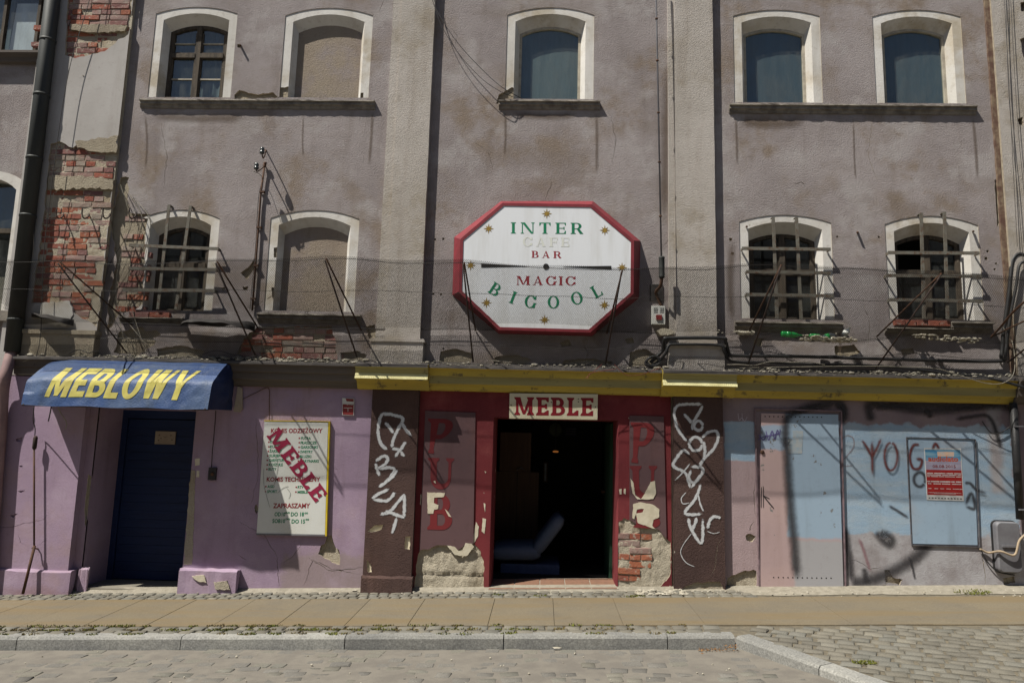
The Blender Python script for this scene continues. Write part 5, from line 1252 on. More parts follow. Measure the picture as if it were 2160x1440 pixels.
mb.build('small_lettering', [M['signlet'], M['green']], nb)
mb = MB(); dv = (.593, .805); uv_ = (.805, -.593); b0 = (200-uv_[0]*44, 452-uv_[1]*44); Ld = 465
def diagf(u, v):
    X_, Y_ = b0[0]+dv[0]*u*Ld+uv_[0]*v*86, b0[1]+dv[1]*u*Ld+uv_[1]*v*86; x, z = p(*cr(X_, Y_), Yt-.003); return (x, Yt-.003, z)
lettering(mb, 'MEBLE', diagf, T=.25, t=.15, s=.09, q=.10, sp=.10); mb.build('diagonal_lettering', M['meb2'], nb)
hard('scribble', [[(150, 660), (150, 740), (165, 810), (185, 880)], [(225, 800), (260, 770), (290, 760)], [(290, 830), (300, 800), (280, 770)], [(200, 560), (230, 640), (210, 750)]], .006, Yt-.001, M['spraygrey'] if False else simple('faint_marker', (.33, .34, .31), None, .8), nb, cr)
# hydrant plate
e = thing('hydrant_plate', 'small red and white hydrant plate high on the violet wall', 'sign', P3(723, 876, -.02))
slab('plate', [PX([(722, 839), (747, 840), (746, 876), (722, 875)], -.02)], [], -.02, -.004, M['notice'], e)
slab('red_field', [PX([(723, 852), (746, 852), (745, 875), (723, 874)], -.021)], [], -.0215, -.02, M['platered'], e)
slab('red_field', [PX([(729, 840), (746, 841), (746, 847), (731, 846)], -.021)], [], -.0215, -.02, M['platered'], e)
mb = MB(); ptext(mb, 'H', 723.5, 851, 729.5, 7, -.0222, 0, .03); ptext(mb, '\u00d8125', 731, 853.5, 745, 5, -.0232, 0, .02)
for a, b in (((725, 860), (743, 860)), ((734, 860), (734, 868))): mb.bar(P3(*a, -.0222), P3(*b, -.0222), .006, .001)
mb.build('lettering', M['notice'], e)
# ---------------- octagonal sign
sx_ = thing('octagonal_sign', 'large white octagonal sign INTER CAFE BAR MAGIC BIGOOL in a red box frame', 'sign', P3(1150, 700, 0))
Yf = -.15; back_ = PX([(1057, 424), (1251, 424), (1351, 508), (1348, 628), (1249, 709), (1052, 704), (954, 622), (958, 500)], -.01)
white_ = [(1063, 434), (1245, 437), (1331, 510), (1330, 617), (1242, 695), (1055, 690), (974, 613), (977, 507)]
wp = PX(white_, Yf); cx_ = sum(a for a, b in wp)/8; cz_ = sum(b for a, b in wp)/8
fo = [(cx_+(a-cx_)*1.035, cz_+(b-cz_)*1.045) for a, b in wp]; fi = [(cx_+(a-cx_)*.999, cz_+(b-cz_)*.999) for a, b in wp]
for i in range(8):
    j = (i+1) % 8; mb = MB(); mb.add([(back_[i][0], -.005, back_[i][1]), (back_[j][0], -.005, back_[j][1]), (fo[j][0], Yf-.006, fo[j][1]), (fo[i][0], Yf-.006, fo[i][1]), (fi[i][0], Yf-.006, fi[i][1]), (fi[j][0], Yf-.006, fi[j][1]), (fi[i][0], Yf+.004, fi[i][1]), (fi[j][0], Yf+.004, fi[j][1])], [(0, 1, 2, 3), (3, 2, 5, 4), (4, 5, 7, 6)])
    mb.build('rim_side', M['signred'], sx_)
slab('white_face', [[(cx_+(a-cx_)*1.01, cz_+(b-cz_)*1.01) for a, b in wp]], [], Yf+.001, Yf+.03, M['signwhite'], sx_)
def c7(X, Y_): return 920+X/3, 400+Y_/3
Ys = Yf-.0005
def sp_text(tx, x0, x1, base, h, mat, **k):
    a, b = c7(x0, base), c7(x1, base); q = quadmap((a[0], a[1]-h/3), (b[0], b[1]-h/3+1.2), (b[0], b[1]+1.2), a, Ys); mb = MB(); lettering(mb, tx, lambda u, v: q(u, v), **k); return mb.build('lettering', mat, sx_)
sf = dict(T=.2, t=.07, s=.05, q=.09)
sp_text('INTER', 472, 930, 277, 70, M['green'], sp=.34, **sf); sp_text('CAFE', 548, 842, 358, 57, M['ghost'], sp=.28, **sf)
sp_text('BAR', 603, 792, 430, 43, M['signlet'], sp=.36, **sf); sp_text('MAGIC', 508, 884, 602, 56, M['signlet'], sp=.22, **sf)
mb = MB()
for ch, X_, Y_, r in (('B', 373, 630, -31), ('I', 487, 682, -19), ('G', 597, 708, -6), ('O', 742, 711, 2), ('O', 890, 686, 14), ('L', 1014, 642, 29)):
    c0 = Vector(p(*c7(X_, Y_), Ys)); hh = abs(p(*c7(X_, Y_-39), Ys)[1]-p(*c7(X_, Y_+39), Ys)[1]); ps, ng, w = glyph(ch, **sf); ww = hh*1.02*w; a = math.radians(r)
    def fn(u, v):
        dx, dz = (u-.5)*ww, (v-.5)*hh; return (c0.x+dx*math.cos(a)-dz*math.sin(a), Ys, c0.y+dx*math.sin(a)+dz*math.cos(a))
    lettering(mb, ch, fn, **sf)
mb.build('lettering', M['green'], sx_)
for X_, Y_ in ((700, 152), (332, 247), (1067, 257), (218, 478), (1176, 493), (318, 715), (1065, 730), (686, 823)):
    c0 = Vector(p(*c7(X_, Y_), Ys)); pts = []
    for k in range(16):
        r = .066 if k % 2 == 0 else .022; r *= (1.0 if k % 4 == 0 else .85 if k % 2 == 0 else 1); pts.append((c0.x+r*math.sin(k*math.pi/8), c0.y+r*math.cos(k*math.pi/8)))
    slab('star', [pts], [], Ys-.001, Ys-.001, M['gold'], sx_)
slab('pointer', [PX([c7(285, 466), c7(590, 485), c7(285, 492)], Ys)], [], Ys-.002, Ys, M['black'], sx_)
slab('pointer', [PX([c7(800, 487), c7(1108, 482), c7(1108, 505)], Ys)], [], Ys-.002, Ys, M['black'], sx_)
slab('hub', [[(p(*c7(695, 486), Ys)[0]+.034*math.cos(t*.393), p(*c7(695, 486), Ys)[1]+.034*math.sin(t*.393)) for t in range(16)]], [], Ys-.004, Ys, M['black'], sx_)
# ---------------- window grilles
def grille(label, vb, hb, Y=-.07):
    g = thing('window_grille', label, 'window grille', P3(*vb[0][1], 0), 'iron bar grilles over lower windows')
    for a, b in vb:
        A, Bq = P3(*a, Y), P3(*b, Y); mb = MB(); mb.bar(A, Bq, .036, .012); mb.bar(A+Vector((0, 0, -.004)), Vector((A.x, .0, A.z-.004)), .03, .008, up=(0, 0, 1)); mb.build('vertical_bar', M['barpaint'], g)
    for a, b in hb:
        A, Bq = P3(*a, Y-.012), P3(*b, Y-.012); mb = MB(); mb.bar(A, Bq, .038, .012)
        for q_ in (A, Bq): mb.bar(q_+Vector((.012 if q_ is A else -.012, 0, 0)), Vector((q_.x+(.012 if q_ is A else -.012), .0, q_.z)), .034, .008, up=(1, 0, 0))
        mb.build('horizontal_bar', M['barpaint'], g)
grille('grey iron bar grille on the window by the exposed bricks', [((357, 432), (333, 652)), ((402, 434), (371, 652))], [((272, 517), (461, 525)), ((271, 566), (457, 569)), ((259, 611), (453, 613))])
grille('grey iron bar grille above the green bottles', [((1631, 458), (1639, 672)), ((1680, 458), (1690, 673))], [((1565, 524), (1752, 526)), ((1574, 573), (1753, 576)), ((1573, 621), (1758, 624))])
grille('grey iron bar grille on the rightmost lower window with brick sill', [((1943, 449), (1949, 672)), ((1992, 447), (1999, 673))], [((1873, 533), (2066, 534)), ((1869, 581), (2071, 583)), ((1876, 632), (2073, 635))])
# ---------------- rods with net
DT = -.87
rods = [((122, 555), (278, 685), (268, 745), 'above the awning beside the drainpipe'), ((455, 555), (545, 693), (540, 753), 'right of the barred window over the awning end'), ((685, 548), (762, 697), (753, 753), 'in front of the lower blind window'),
        ((977, 557), (1003, 697), (998, 763), 'across the left rim of the octagonal sign'), ((1311, 573), (1280, 703), (1277, 768), 'across the right rim of the octagonal sign'), ((1647, 562), (1576, 706), (1578, 768), 'in front of the barred window above the bottles'),
        ((1985, 580), (1849, 710), (1847, 778), 'in front of the rightmost barred window'), ((2330, 600), (2096, 708), (2125, 765), 'cut by the right picture edge')]
tips = []
for tip, up_, lo, lab in rods:
    t = P3(*tip, DT); tips.append(t); r = thing('net_bracket', 'pair of rusty rods holding the net '+lab, 'bracket', P3(*lo, -.06), 'rusty rod brackets holding the net')
    u_ = P3(*up_, -.01); l_ = P3(*lo, -.10)
    MB().tube([l_, l_.lerp(t, .5)+Vector((0, 0, -.004)), t], .0095, 6).build('lower_rod', M['darkiron'], r)
    MB().tube([u_, t+Vector((.01, .01, .02))], .0095, 6).build('upper_rod', M['iron'], r)
tips = [P3(-60, 552, DT)]+tips
wallx = [P3(-40, 690, -.02)]+[P3(*r[1], -.02) for r in rods]
xsn = np.array([t.x for t in tips]); 
def interp(vals, x): return float(np.interp(x, xsn, vals))
tz = [t.z+.05 for t in tips]; wz = [w.z for w in wallx]
def netpt(x, s):
    """s 0 at the tip line, 1 at the wall, 2 at the ledge"""
    dn = 0
    for a, b in zip(xsn, xsn[1:]):
        if a <= x < b: dn = math.sin((x-a)/(b-a)*math.pi)
    if s <= 1:
        y = DT*(1-s)-.02*s; z = interp(tz, x)*(1-s)+interp(wz, x)*s-.05*math.sin(s*math.pi)-.02*dn*(1-s)
        if x > 2.6: z -= .10*dn*s**2; y -= .12*dn*s**2
        z += .02*mnoise.noise(Vector((x*1.6, s*2, 0)))
    else:
        k = s-1; y = -.02-.16*k-(.12*dn*(1-k) if x > 2.6 else 0); z = interp(wz, x)*(1-k)+(ZC+.03)*k-(.10*dn*(1-k) if x > 2.6 else 0)
    return Vector((x, y, z))
def strands(cell, smax, L, w):
    V = []; Fc = []; na = int((xsn[-1]-xsn[0]+L)/cell)
    for sg in (1, -1):
        for i in range(na):
            a0 = xsn[0]-L*(sg > 0)+i*cell*1.0; nseg = max(2, int(L/.1)); prev = None
            for k in range(nseg+1):
                b = L*k/nseg; x = a0+sg*b*.8+(0 if sg > 0 else 0)
                if x < xsn[0] or x > xsn[-1]: prev = None; continue
                s = smax[0]+(smax[1]-smax[0])*k/nseg; q_ = netpt(x, s); tdir = Vector((.8*sg, .72 if smax[0] < 1 else .2, -.58 if smax[0] < 1 else -.9)).normalized()
                n1_ = Vector((-tdir.z, 0, tdir.x)).normalized()*w; n2_ = Vector((0, 1, 0))*w*.7; bi = len(V)
                V += [q_+n1_, q_-n1_*.6+n2_, q_-n1_*.6-n2_]
                if prev is not None:
                    for c_ in range(3): Fc.append((prev+c_, prev+(c_+1) % 3, bi+(c_+1) % 3, bi+c_))
                prev = bi
    return V, Fc
nt = thing('safety_net', 'long sagging black net stretched along the facade on rusty rods', 'net', (0, -.5, ZC+.4))
V, Fc = strands(.021, (0, 1), 1.12, .0017); mb = MB(); mb.add(V, Fc); o = mb.build('net_mesh', M['net'], nt); o['kind'] = 'stuff'
V, Fc = strands(.024, (1, 2), .45, .0010); mb = MB(); mb.add(V, Fc); o = mb.build('lower_net_mesh', M['net'], nt); o['kind'] = 'stuff'
for s, r in ((.03, .0032), (.38, .0026), (.97, .003), (1.45, .003)):
    pts = [netpt(float(x), s)+Vector((0, -.004, (-.03*mnoise.noise(Vector((float(x)*1.3, s*9, 0)))))) for x in np.linspace(xsn[0], xsn[-1], 160)]; MB().tube(pts, r, 4).build('net_wire', M['wire'], nt)
# debris and bottles lying in the net
mb = MB()
for _ in range(260):
    px_ = random.choice((rnd(1690, 1800), rnd(1930, 2060), rnd(1500, 1560) if random.random() < .1 else rnd(1700, 1790))); x = p(px_, 715, -.12)[0]; b = netpt(x, .92+rnd(0, .1)); r = rnd(.006, .02); mb.blob(b+Vector((rnd(-.02, .02), rnd(-.05, .0), .008+r*.5)), r, (1.5, 1, .6))
for x_ in np.linspace(1560, 1585, 5):
    b = P3(float(x_), 702, -.05); mb.blob(b, .035, (1.2, 1, .8))
tag(mb.build('net_debris', M['rubble']), 'pale plaster crumbs and litter lying in the sagging net', 'debris', kind='stuff')
def bottle(label, a, b, Y, r, mat):
    A, Bq = P3(*a, Y), P3(*b, Y); d = (Bq-A); L = d.length; e = thing('bottle', label, 'bottle', A, 'bottles lying in the net'); q = d.to_track_quat('Z', 'Y').to_matrix()
    mb = MB(); mb.lathe([(r*.9, 0), (r, L*.05), (r, L*.58), (r*.75, L*.68), (r*.36, L*.78), (r*.33, L*.95)], (0, 0, 0), 'z', 14); mb.v = [tuple(q @ Vector(v)+A) for v in mb.v]; mb.build('body', mat, e)
    mb = MB(); mb.lathe([(r*.4, L*.951), (r*.4, L)], (0, 0, 0), 'z', 12); mb.v = [tuple(q @ Vector(v)+A) for v in mb.v]; mb.build('cap', M['palewire'], e)
    mb = MB(); mb.lathe([(r*1.02, L*.2), (r*1.02, L*.45)], (0, 0, 0), 'z', 14); mb.v = [tuple(q @ Vector(v)+A) for v in mb.v]; mb.build('label', M['greenglass'] if 'green' in label else M['notice'], e)
bottle('bright green bottle lying at the left end of the sagging net', (1648, 704), (1695, 708), -.14, .033, M['greenglass'])
bottle('second green bottle, half covered by crumbs beside the clear bottle', (1728, 710), (1700, 708), -.12, .031, M['greenglass'])
bottle('clear crushed bottle lying between the green bottle and the upright one', (1735, 713), (1765, 704), -.13, .036, M['clearglass'])
bottle('clear bottle standing tilted at the right corner of the sill', (1779, 708), (1793, 690), -.10, .034, M['clearglass'])
# ---------------- cables along the ledge
def cable(label, pts, r, mat='cable', n=6, name='cable', cat='cable', sub=6):
    o = MB().tube(catmull(pts, sub), r, n).build(name, M[mat]); return tag(o, label, cat)
def cp(L, Y): return [P3(a, b, (c[0] if c else Y)) for a, b, *c in L]
cable('thick black cable stepping over the right pilaster base and along the wall', cp([(1372, 765), (1385, 752), (1398, 738), (1402, 716, -.16), (1414, 713, -.16), (1520, 713, -.16), (1530, 720, -.14), (1538, 745), (1550, 750), (1700, 752), (1900, 758), (2100, 762), (2112, 750), (2117, 700), (2128, 620), (2134, 560), (2140, 542), (2152, 536), (2175, 545)], -.05), .021)
cable('second black cable running just under the thick one over the base', cp([(1375, 770), (1392, 760), (1404, 745, -.15), (1410, 730, -.16), (1425, 726, -.16), (1516, 728, -.16), (1528, 742, -.14), (1545, 762), (1620, 764), (1700, 768), (1860, 772), (2000, 788, -.12), (2100, 800, -.2), (2200, 830, -.25)], -.06), .017)
cable('third black cable looping upward beside the right pilaster', cp([(2120, 760), (2126, 700), (2136, 640), (2144, 600), (2150, 560), (2165, 552), (2180, 560)], -.10), .016)
cable('coiled black cable end hanging by the switch box', cp([(1362, 762), (1374, 772), (1392, 766), (1384, 752), (1368, 756), (1362, 768), (1376, 774)], -.08), .016)
cable('pale thin wire drooping over the yellow cornice at right', cp([(1560, 776, -.15), (1800, 772, -.2), (1960, 776, -.22), (2020, 790, -.24), (2080, 808, -.26), (2120, 806, -.26), (2140, 780, -.2), (2135, 720, -.1), (2115, 690, -.06)], -.2), .004, 'palewire', 5)
for i, L in enumerate(([(1270, 768), (1250, 785), (1235, 798)], [(1295, 768), (1320, 790), (1350, 790), (1375, 782), (1395, 775)], [(1240, 798), (1248, 786), (1300, 778)])):
    cable('reddish thin wire hanging over the yellow cornice, '+('left strand', 'long middle strand', 'short straight strand')[i], cp(L, -.23), .003, 'redwire', 5)
for i in range(9):
    y0_ = 764; pts = []; a = (40, 380, 640, 900, 1200, 1380, 1500, 250, 120)[i]; L_ = (260, 240, 220, 180, 170, 300, 240, 330, 90)[i]
    for k in range(9): pts.append(P3(a+L_*k/8, (745 if i > 6 else 762)+(a+L_*k/8)*.006+rnd(-9, 5), -.08-rnd(0, .12)))
    tag(MB().tube(catmull(pts, 4), .0035 if i % 2 else .005, 5).build('ledge_wire', M['wire'] if i % 3 else M['palewire']), 'loose tangled wire lying on the ledge '+('at the far left above the awning', 'right of the awning end', 'below the blind lower window', 'below the left side of the octagonal sign', 'below the right side of the octagonal sign', 'beside the coiled black cable', 'right of the second brown pier', 'sagging over the awning middle', 'beside the drainpipe foot')[i], 'wire')
cable('thin dark wire crossing from the upper left to the central sill, upper strand', cp([(900, -40), (920, 20), (965, 90), (1020, 150), (1060, 185), (1100, 208, -.05)], -.12), .0042, 'wire', 5)
cable('thin dark wire crossing to the central sill, lower strand', cp([(903, -40), (925, 40), (965, 110), (1015, 165), (1055, 193), (1082, 205, -.05)], -.12), .0036, 'wire', 5)
cable('long thin wire hanging down over the left brick pilaster', cp([(198, -60), (186, 10), (150, 130), (128, 250), (108, 400), (92, 540), (86, 700), (72, 770)], -.16), .0042, 'wire', 5)
cable('pale wire descending beside the drainpipe over bricks', cp([(76, 400), (70, 520), (70, 630)], -.12), .003, 'palewire', 4)
for i in range(7):
    a = 225+i*9; tag(MB().tube(catmull([P3(a+20, 380+i*9, -.02), P3(a+45+rnd(-8, 8), 470, -.06), P3(a+20+rnd(-20, 20), 560, -.07), P3(a+rnd(-10, 20), 640, -.05), P3(a+rnd(0, 70), 740+rnd(-10, 10), -.07)], 6), .0035, 4).build('dry_stem', M['palewire'] if i % 2 else M['wire']), 'dry climbing stems hanging over the damaged plaster corner', 'stem', 'dry stems over the broken corner')
# messy wires at the right edge
for i, L in enumerate(([(2122, -20), (2128, 200), (2148, 420), (2162, 600)], [(2131, -20), (2140, 150), (2150, 300), (2168, 480)], [(2117, -20), (2126, 130), (2136, 330), (2146, 520)])):
    cable('thin wire running down the far right pilaster, '+('leftmost pair strand', 'rightmost strand', 'middle strand')[i], cp(L, -.09), .0035, 'wire', 4)
cable('twisted wire on pole reaching in from the right edge to the net', cp([(2090, 712, -.1), (2110, 690, -.3), (2140, 655, -.6), (2175, 625, -.8)], -.3), .012, 'iron', 6, 'pole', 'pole')
# ---------------- insulators, conduit, mast, switch box
for i, (hx, hy, sx0, sy0) in enumerate(((562, 322, 553, 325), (558, 350, 541, 358))):
    e = thing('insulator', ('porcelain insulator on a hook, the upper one' if i == 0 else 'porcelain insulator on a hook, beside the conduit head'), 'insulator', P3(hx, hy, 0), 'pair of porcelain insulators')
    Yq = -.20; top = P3(sx0, sy0-12, Yq); MB().tube(catmull([P3(hx, hy-3, 0), P3(hx-2, hy-6, Yq*.5), P3(hx-2, hy+2, Yq), P3(sx0+2, hy+12, Yq), P3(sx0, sy0, Yq)], 5), .0075, 7).build('hook', M['iron'], e)
    MB().lathe([(.018, -.035), (.028, -.03), (.03, -.005), (.022, 0), (.027, .012), (.027, .03), (.02, .045), (.008, .055)], P3(sx0, sy0-6, Yq), 'z', 14).build('porcelain', M['porc'], e)
cd = thing('cable_conduit', 'thin rusty conduit down the wall between the lower left windows', 'conduit', P3(533, 650, -.03))
MB().tube([P3(558, 348, -.035), P3(550, 410, -.03), P3(542, 520, -.03), P3(532, 655, -.03)], .013, 8).build('pipe', M['iron'], cd); MB().tube([P3(560, 342, -.05), P3(557, 352, -.03)], .02, 8).build('cap', M['iron'], cd)
for y_ in (405, 480, 560, 630): 
    x_ = 558+(y_-348)*(532-558)/(655-348); MB().bar(P3(x_-5, y_, -.03), P3(x_+5, y_, -.03), .02, .04).build('clip', M['iron'], cd)
cable('thin wire along the conduit from the insulators', cp([(535, 362, -.2), (548, 368, -.1), (553, 380, -.04), (545, 420, -.03), (539, 520, -.03), (527, 655, -.03)], -.04), .0035, 'wire', 4)
ms = thing('lightning_rod_mast', 'thin grey rod standing off the wall left of the right pilaster', 'mast', P3(1395, 540, -.2))
MB().tube([P3(1381, -80, -.2), P3(1384, 0, -.2), P3(1395, 540, -.2)], .010, 8).build('rod', M['greybox'], ms)
for y_ in (40, 128, 238, 342, 456): MB().lathe([(.009, -.012), (.017, -.008), (.017, .008), (.009, .012)], P3(1384+y_*11/540, y_, -.2), 'z', 8).build('clamp', M['iron'], ms)
MB().lathe([(.030, 0), (.036, .01), (.033, .02), (.033, .23), (.038, .24), (.03, .25)], P3(1396, 586, -.19), 'z', 14).build('sleeve', M['pipe'], ms)
MB().tube(catmull([P3(1396, 586, -.19), P3(1393, 603, -.16), P3(1384, 615, -.06), P3(1386, 625, -.03), P3(1395, 645, -.02)], 5), .019, 8).build('bent_pipe', M['iron'], ms)
slab('wall_plate', [PX([(1371, 600), (1398, 600), (1398, 635), (1371, 635)])], [], -.012, 0, M['tin'], ms)
sb = thing('switch_box', 'small white switch box with red switch under the mast', 'switch box', P3(1375, 683, -.06))
(xa, za), (xb, zb) = p(1375, 683, -.06), p(1403, 645, -.06); mb = MB(); mb.box(xa, xb, -.06, 0, za, zb); mb.build('housing', M['beige'] if False else M['notice'], sb)
(c0, d0), (c1, d1) = p(1384, 674, -.07), p(1396, 664, -.07); MB().box(c0, c1, -.075, -.0605, d0, d1).build('red_switch', M['platered'], sb)
mb = MB()
for r in range(4): 
    for s_ in (0, 1): (c0, d0), (c1, d1) = p(1379+s_*13, 650.6+r*3, -.06), p(1388+s_*13, 649.4+r*3, -.06); mb.box(c0, c1, -.0612, -.0605, d0, d1)
mb.build('vents', M['black'], sb)
slab('loose_plaster', [rpx([(1384, 697), (1400, 692), (1422, 698), (1424, 704), (1396, 708)], .005, .02, -.12)], [], -.13, -.02, M['rubblewall'], B)
# wall hooks on the brick pilaster
for i, (x_, y_) in enumerate(((120, 443), (174, 443), (218, 443), (273, 443))):
    pts = [P3(x_+14, y_+6, -.02), P3(x_+12, y_+14, -.10), P3(x_+6, y_+18, -.15), P3(x_+1, y_+15, -.17), P3(x_-1, y_+7, -.17), P3(x_, y_-4, -.17)]
    tag(MB().tube(catmull(pts, 5), .0085, 7).build('wall_hook', M['darkiron']), 'rusty iron hook on the brick pilaster, '+('nearest the drainpipe', 'second from the drainpipe', 'at the right edge of the bricks', 'on the broken plaster beside the barred window')[i], 'hook', 'row of iron wall hooks')
# small stubs in wall
for i, (x_, y_) in enumerate(((1809, 490), (1575, 478), (2053, 488), (507, 96))):
    tag(MB().tube([P3(x_, y_, .0), P3(x_, y_, -.06)], .014, 7).build('iron_stub', M['iron']), ('rusty iron stub in the wall between the two right barred windows', 'rusty stub at the upper left of the barred window over the bottles', 'rusty stub at the upper right corner of the rightmost barred window', 'rusty stub right of the upper left wooden window')[i], 'stub')
# crumpled tin flashing
ts = MB(); n1, n2 = 26, 8
for i in range(n1+1):
    for j in range(n2+1):
        u, v = i/n1, j/n2; a = P3(385+u*155, 682+6*math.sin(u*3), -.02); ar = math.sin(u*math.pi)**.6
        q_ = a+Vector((0, -.34*v*ar-.02, (.075*math.sin(v*2.2)*ar-.10*v*v*(.4+.6*u))+.03*mnoise.noise(Vector((u*5, v*3, 2))))); ts.v.append(tuple(q_))
for i in range(n1):
    for j in range(n2): a = i*(n2+1)+j; ts.f.append((a, a+n2+1, a+n2+2, a+1)); ts.m.append(0); ts.s.append(True)
tag(ts.build('tin_flashing', M['tin']), 'crumpled dark sheet of tin flashing jutting out below the left barred window', 'flashing')
ts = MB()  # dark sheet standing in for the shade of a void above the pilaster base
for i in range(13):
    for j in range(6):
        u, v = i/12, j/5; a = P3(66+u*90, 668+10*u, -.08); ts.v.append(tuple(a+Vector((0, -.22*v*math.sin(u*math.pi)**.5, .05*math.sin(v*2)-.10*v*v*u+.02*mnoise.noise(Vector((u*5, v*3, 8)))))))
for i in range(12):
    for j in range(5): a = i*6+j; ts.f.append((a, a+6, a+7, a+1)); ts.m.append(0); ts.s.append(True)
tag(ts.build('dark_void_sheet', M['tin']), 'dark sheet in place of the shaded void over the pilaster base beside the drainpipe', 'sheet')
# ledge debris
mb = MB()
for _ in range(900):
    px_ = random.choice((rnd(20, 1560), rnd(150, 900), rnd(1500, 2130))); Y_ = -rnd(.02, .19); x, z = p(px_, 770, Y_); z = zc(768+8*(-Y_/.2), Y_)+.004; r = rnd(.004, .016) if random.random() < .93 else rnd(.016, .035); mb.blob((x, Y_, z+r*.3), r, (1.4, 1, .7))
tag(mb.build('ledge_rubble', M['rubble']), 'pale rubble crumbs strewn on the felt ledge above the cornice', 'rubble', kind='stuff')
# ---------------- poster
def c8(X, Y_): return 1760+X/2.667, 740+Y_/2.667
Yp = -.0155; PL = [c8(505, 545), c8(712, 547), c8(729, 843), c8(521, 837)]
po = thing('event_poster', 'colourful event poster with red lower half pasted on the blue hatch', 'poster', P3(*PL[3], Yp))
slab('sheet', [PX(PL, Yp)], [], Yp, -.012, M['paper'], po)
q = quadmap(*PL, Yp-.0006)
def pq(name, u0, v0, u1, v1, mat, d=.0): a = [q(u0, v0), q(u1, v0), q(u1, v1), q(u0, v1)]; slab(name, [[(r[0], r[2]) for r in a]], [], Yp-.0006-d, Yp-.0006-d, mat, po)
pq('sky_print', .02, .76, .98, .97, M['postblue']); pq('horizon_print', .02, .58, .98, .7599, M['postlow']); pq('red_print', .02, .10, .98, .5799, M['postred'])
pq('peach_print', .35, .84, .80, .93, simple('peach_glow_print', (.60, .40, .28), (.45, .42, .40), .5, sc=20, bump=0), .0003)
mb = MB(); ptext(mb, 'audiolato', *c8(528, 619), c8(697, 0)[0], 10.5, Yp-.0015, 0, .03, .01); mb.build('title_lettering', M['postorange'], po)
mb = MB(); ptext(mb, '08.08.2015', *c8(553, 656), c8(683, 0)[0], 6, Yp-.0015, 0, .012, .01); mb.build('date_lettering', M['platered'], po)
mb = MB()
for v, h, ws in ((.505, .020, ((.04, .2), (.23, .54), (.57, .75), (.78, .96))), (.475, .018, ((.04, .42), (.45, .6), (.62, .84), (.87, .96))), (.445, .016, ((.04, .12), (.15, .34), (.36, .5), (.52, .8), (.82, .97))), (.345, .024, ((.04, .12), (.14, .36), (.38, .66), (.69, .78), (.81, .96))), (.305, .018, ((.05, .14), (.2, .4), (.43, .66), (.70, .96))), (.215, .013, ((.06, .14), (.22, .32), (.38, .48), (.54, .66), (.72, .98))), (.14, .008, ((.05, .95),)), (.125, .006, ((.2, .8),))):
    for a, b in ws:
        x = a
        while x < b-.004:
            w_ = rnd(.012, .026); r = [q(x, v, -.001), q(min(b, x+w_), v, -.001), q(min(b, x+w_), v+h, -.001), q(x, v+h, -.001)]; mb.add(r, [(0, 1, 2, 3)]); x += w_+.007
for u in np.linspace(.05, .9, 11): mb.add([q(u, .03, -.001), q(u+rnd(.03, .06), .03, -.001), q(u+.04, .05, -.001), q(u, .05, -.001)], [(0, 1, 2, 3)], 1)
mb.build('small_print', [M['paper'], M['cable']], po)
# ---------------- graffiti
def c4(X, Y_): return 1400+X/2.667, 740+Y_/2.667
def circ(cx, cy, rx, ry, n=12, a0=0): return [(cx+rx*math.cos(a0+i*2*math.pi/n), cy+ry*math.sin(a0+i*2*math.pi/n)) for i in range(n+1)]
e = spray('silver_graffiti', [[(868, 357), (820, 355), (800, 400), (793, 465), (812, 525), (850, 556)], [(820, 355), (870, 358), (925, 373), (932, 392), (900, 450), (880, 500), (866, 548)], [(828, 398), (858, 430), (882, 468)], [(920, 395), (948, 440), (985, 482)], [(866, 548), (910, 556), (943, 598)], [(950, 508), (925, 545), (882, 603)],
   [(778, 628), (788, 665), (802, 705)], [(772, 625), (825, 590), (848, 608), (822, 645), (785, 662)], [(798, 662), (858, 655), (885, 672), (840, 735), (792, 768)], [(905, 665), (875, 705), (840, 735)], [(890, 790), (868, 822), (835, 842), (755, 832)], [(792, 768), (850, 760)], [(755, 832), (800, 800), (860, 775)],
   [(945, 800), (905, 850), (860, 900), (800, 922)], [(942, 805), (942, 870), (938, 942)], [(828, 898), (880, 915), (950, 940)], [(900, 930), (885, 985), (870, 1028)], [(922, 1000), (942, 1036)]], .050, -.0658, M['silversoft'], None, cr)
tag(e, 'silver spray tag of angular letters on the left brown pier', 'graffiti')
e = spray('silver_graffiti', [[(225, 300), (140, 298), (78, 308), (60, 350), (72, 420), (100, 470), (130, 508)], [(222, 300), (198, 350), (170, 395), (160, 450)], circ(195, 420, 24, 26), [(108, 350), (140, 383), (160, 410)], circ(180, 522, 36, 38), [(210, 490), (250, 458), (292, 450), (306, 485), (280, 550), (232, 600), (195, 655)],
   [(222, 500), (232, 560), (225, 600)], [(150, 583), (108, 560), (62, 618), (58, 650), (125, 690), (150, 775)], (.014, [(58, 732), (108, 682), (150, 630)]), [(145, 650), (212, 655), (215, 690), (170, 740), (140, 712), (158, 665)], [(150, 775), (190, 720), (212, 690)], [(210, 742), (178, 830), (120, 912), (225, 916)], (.010, [(130, 790), (100, 825), (108, 858), (150, 852)]), (.018, [(192, 795), (205, 860), (226, 905)]),
   [(140, 930), (150, 990), (212, 1078), (220, 925)], [(185, 930), (178, 965), (158, 1005)], [(245, 1003), (258, 955), (285, 930), (325, 940)], (.008, [(160, 1020), (112, 1085), (95, 1135), (125, 1188), (180, 1215)]), (.008, [(240, 1010), (280, 1025), (320, 1015)])], .047, -.0658, M['silversoft'], None, c4)
tag(e, 'silver spray tag of looping letters on the right brown pier', 'graffiti')
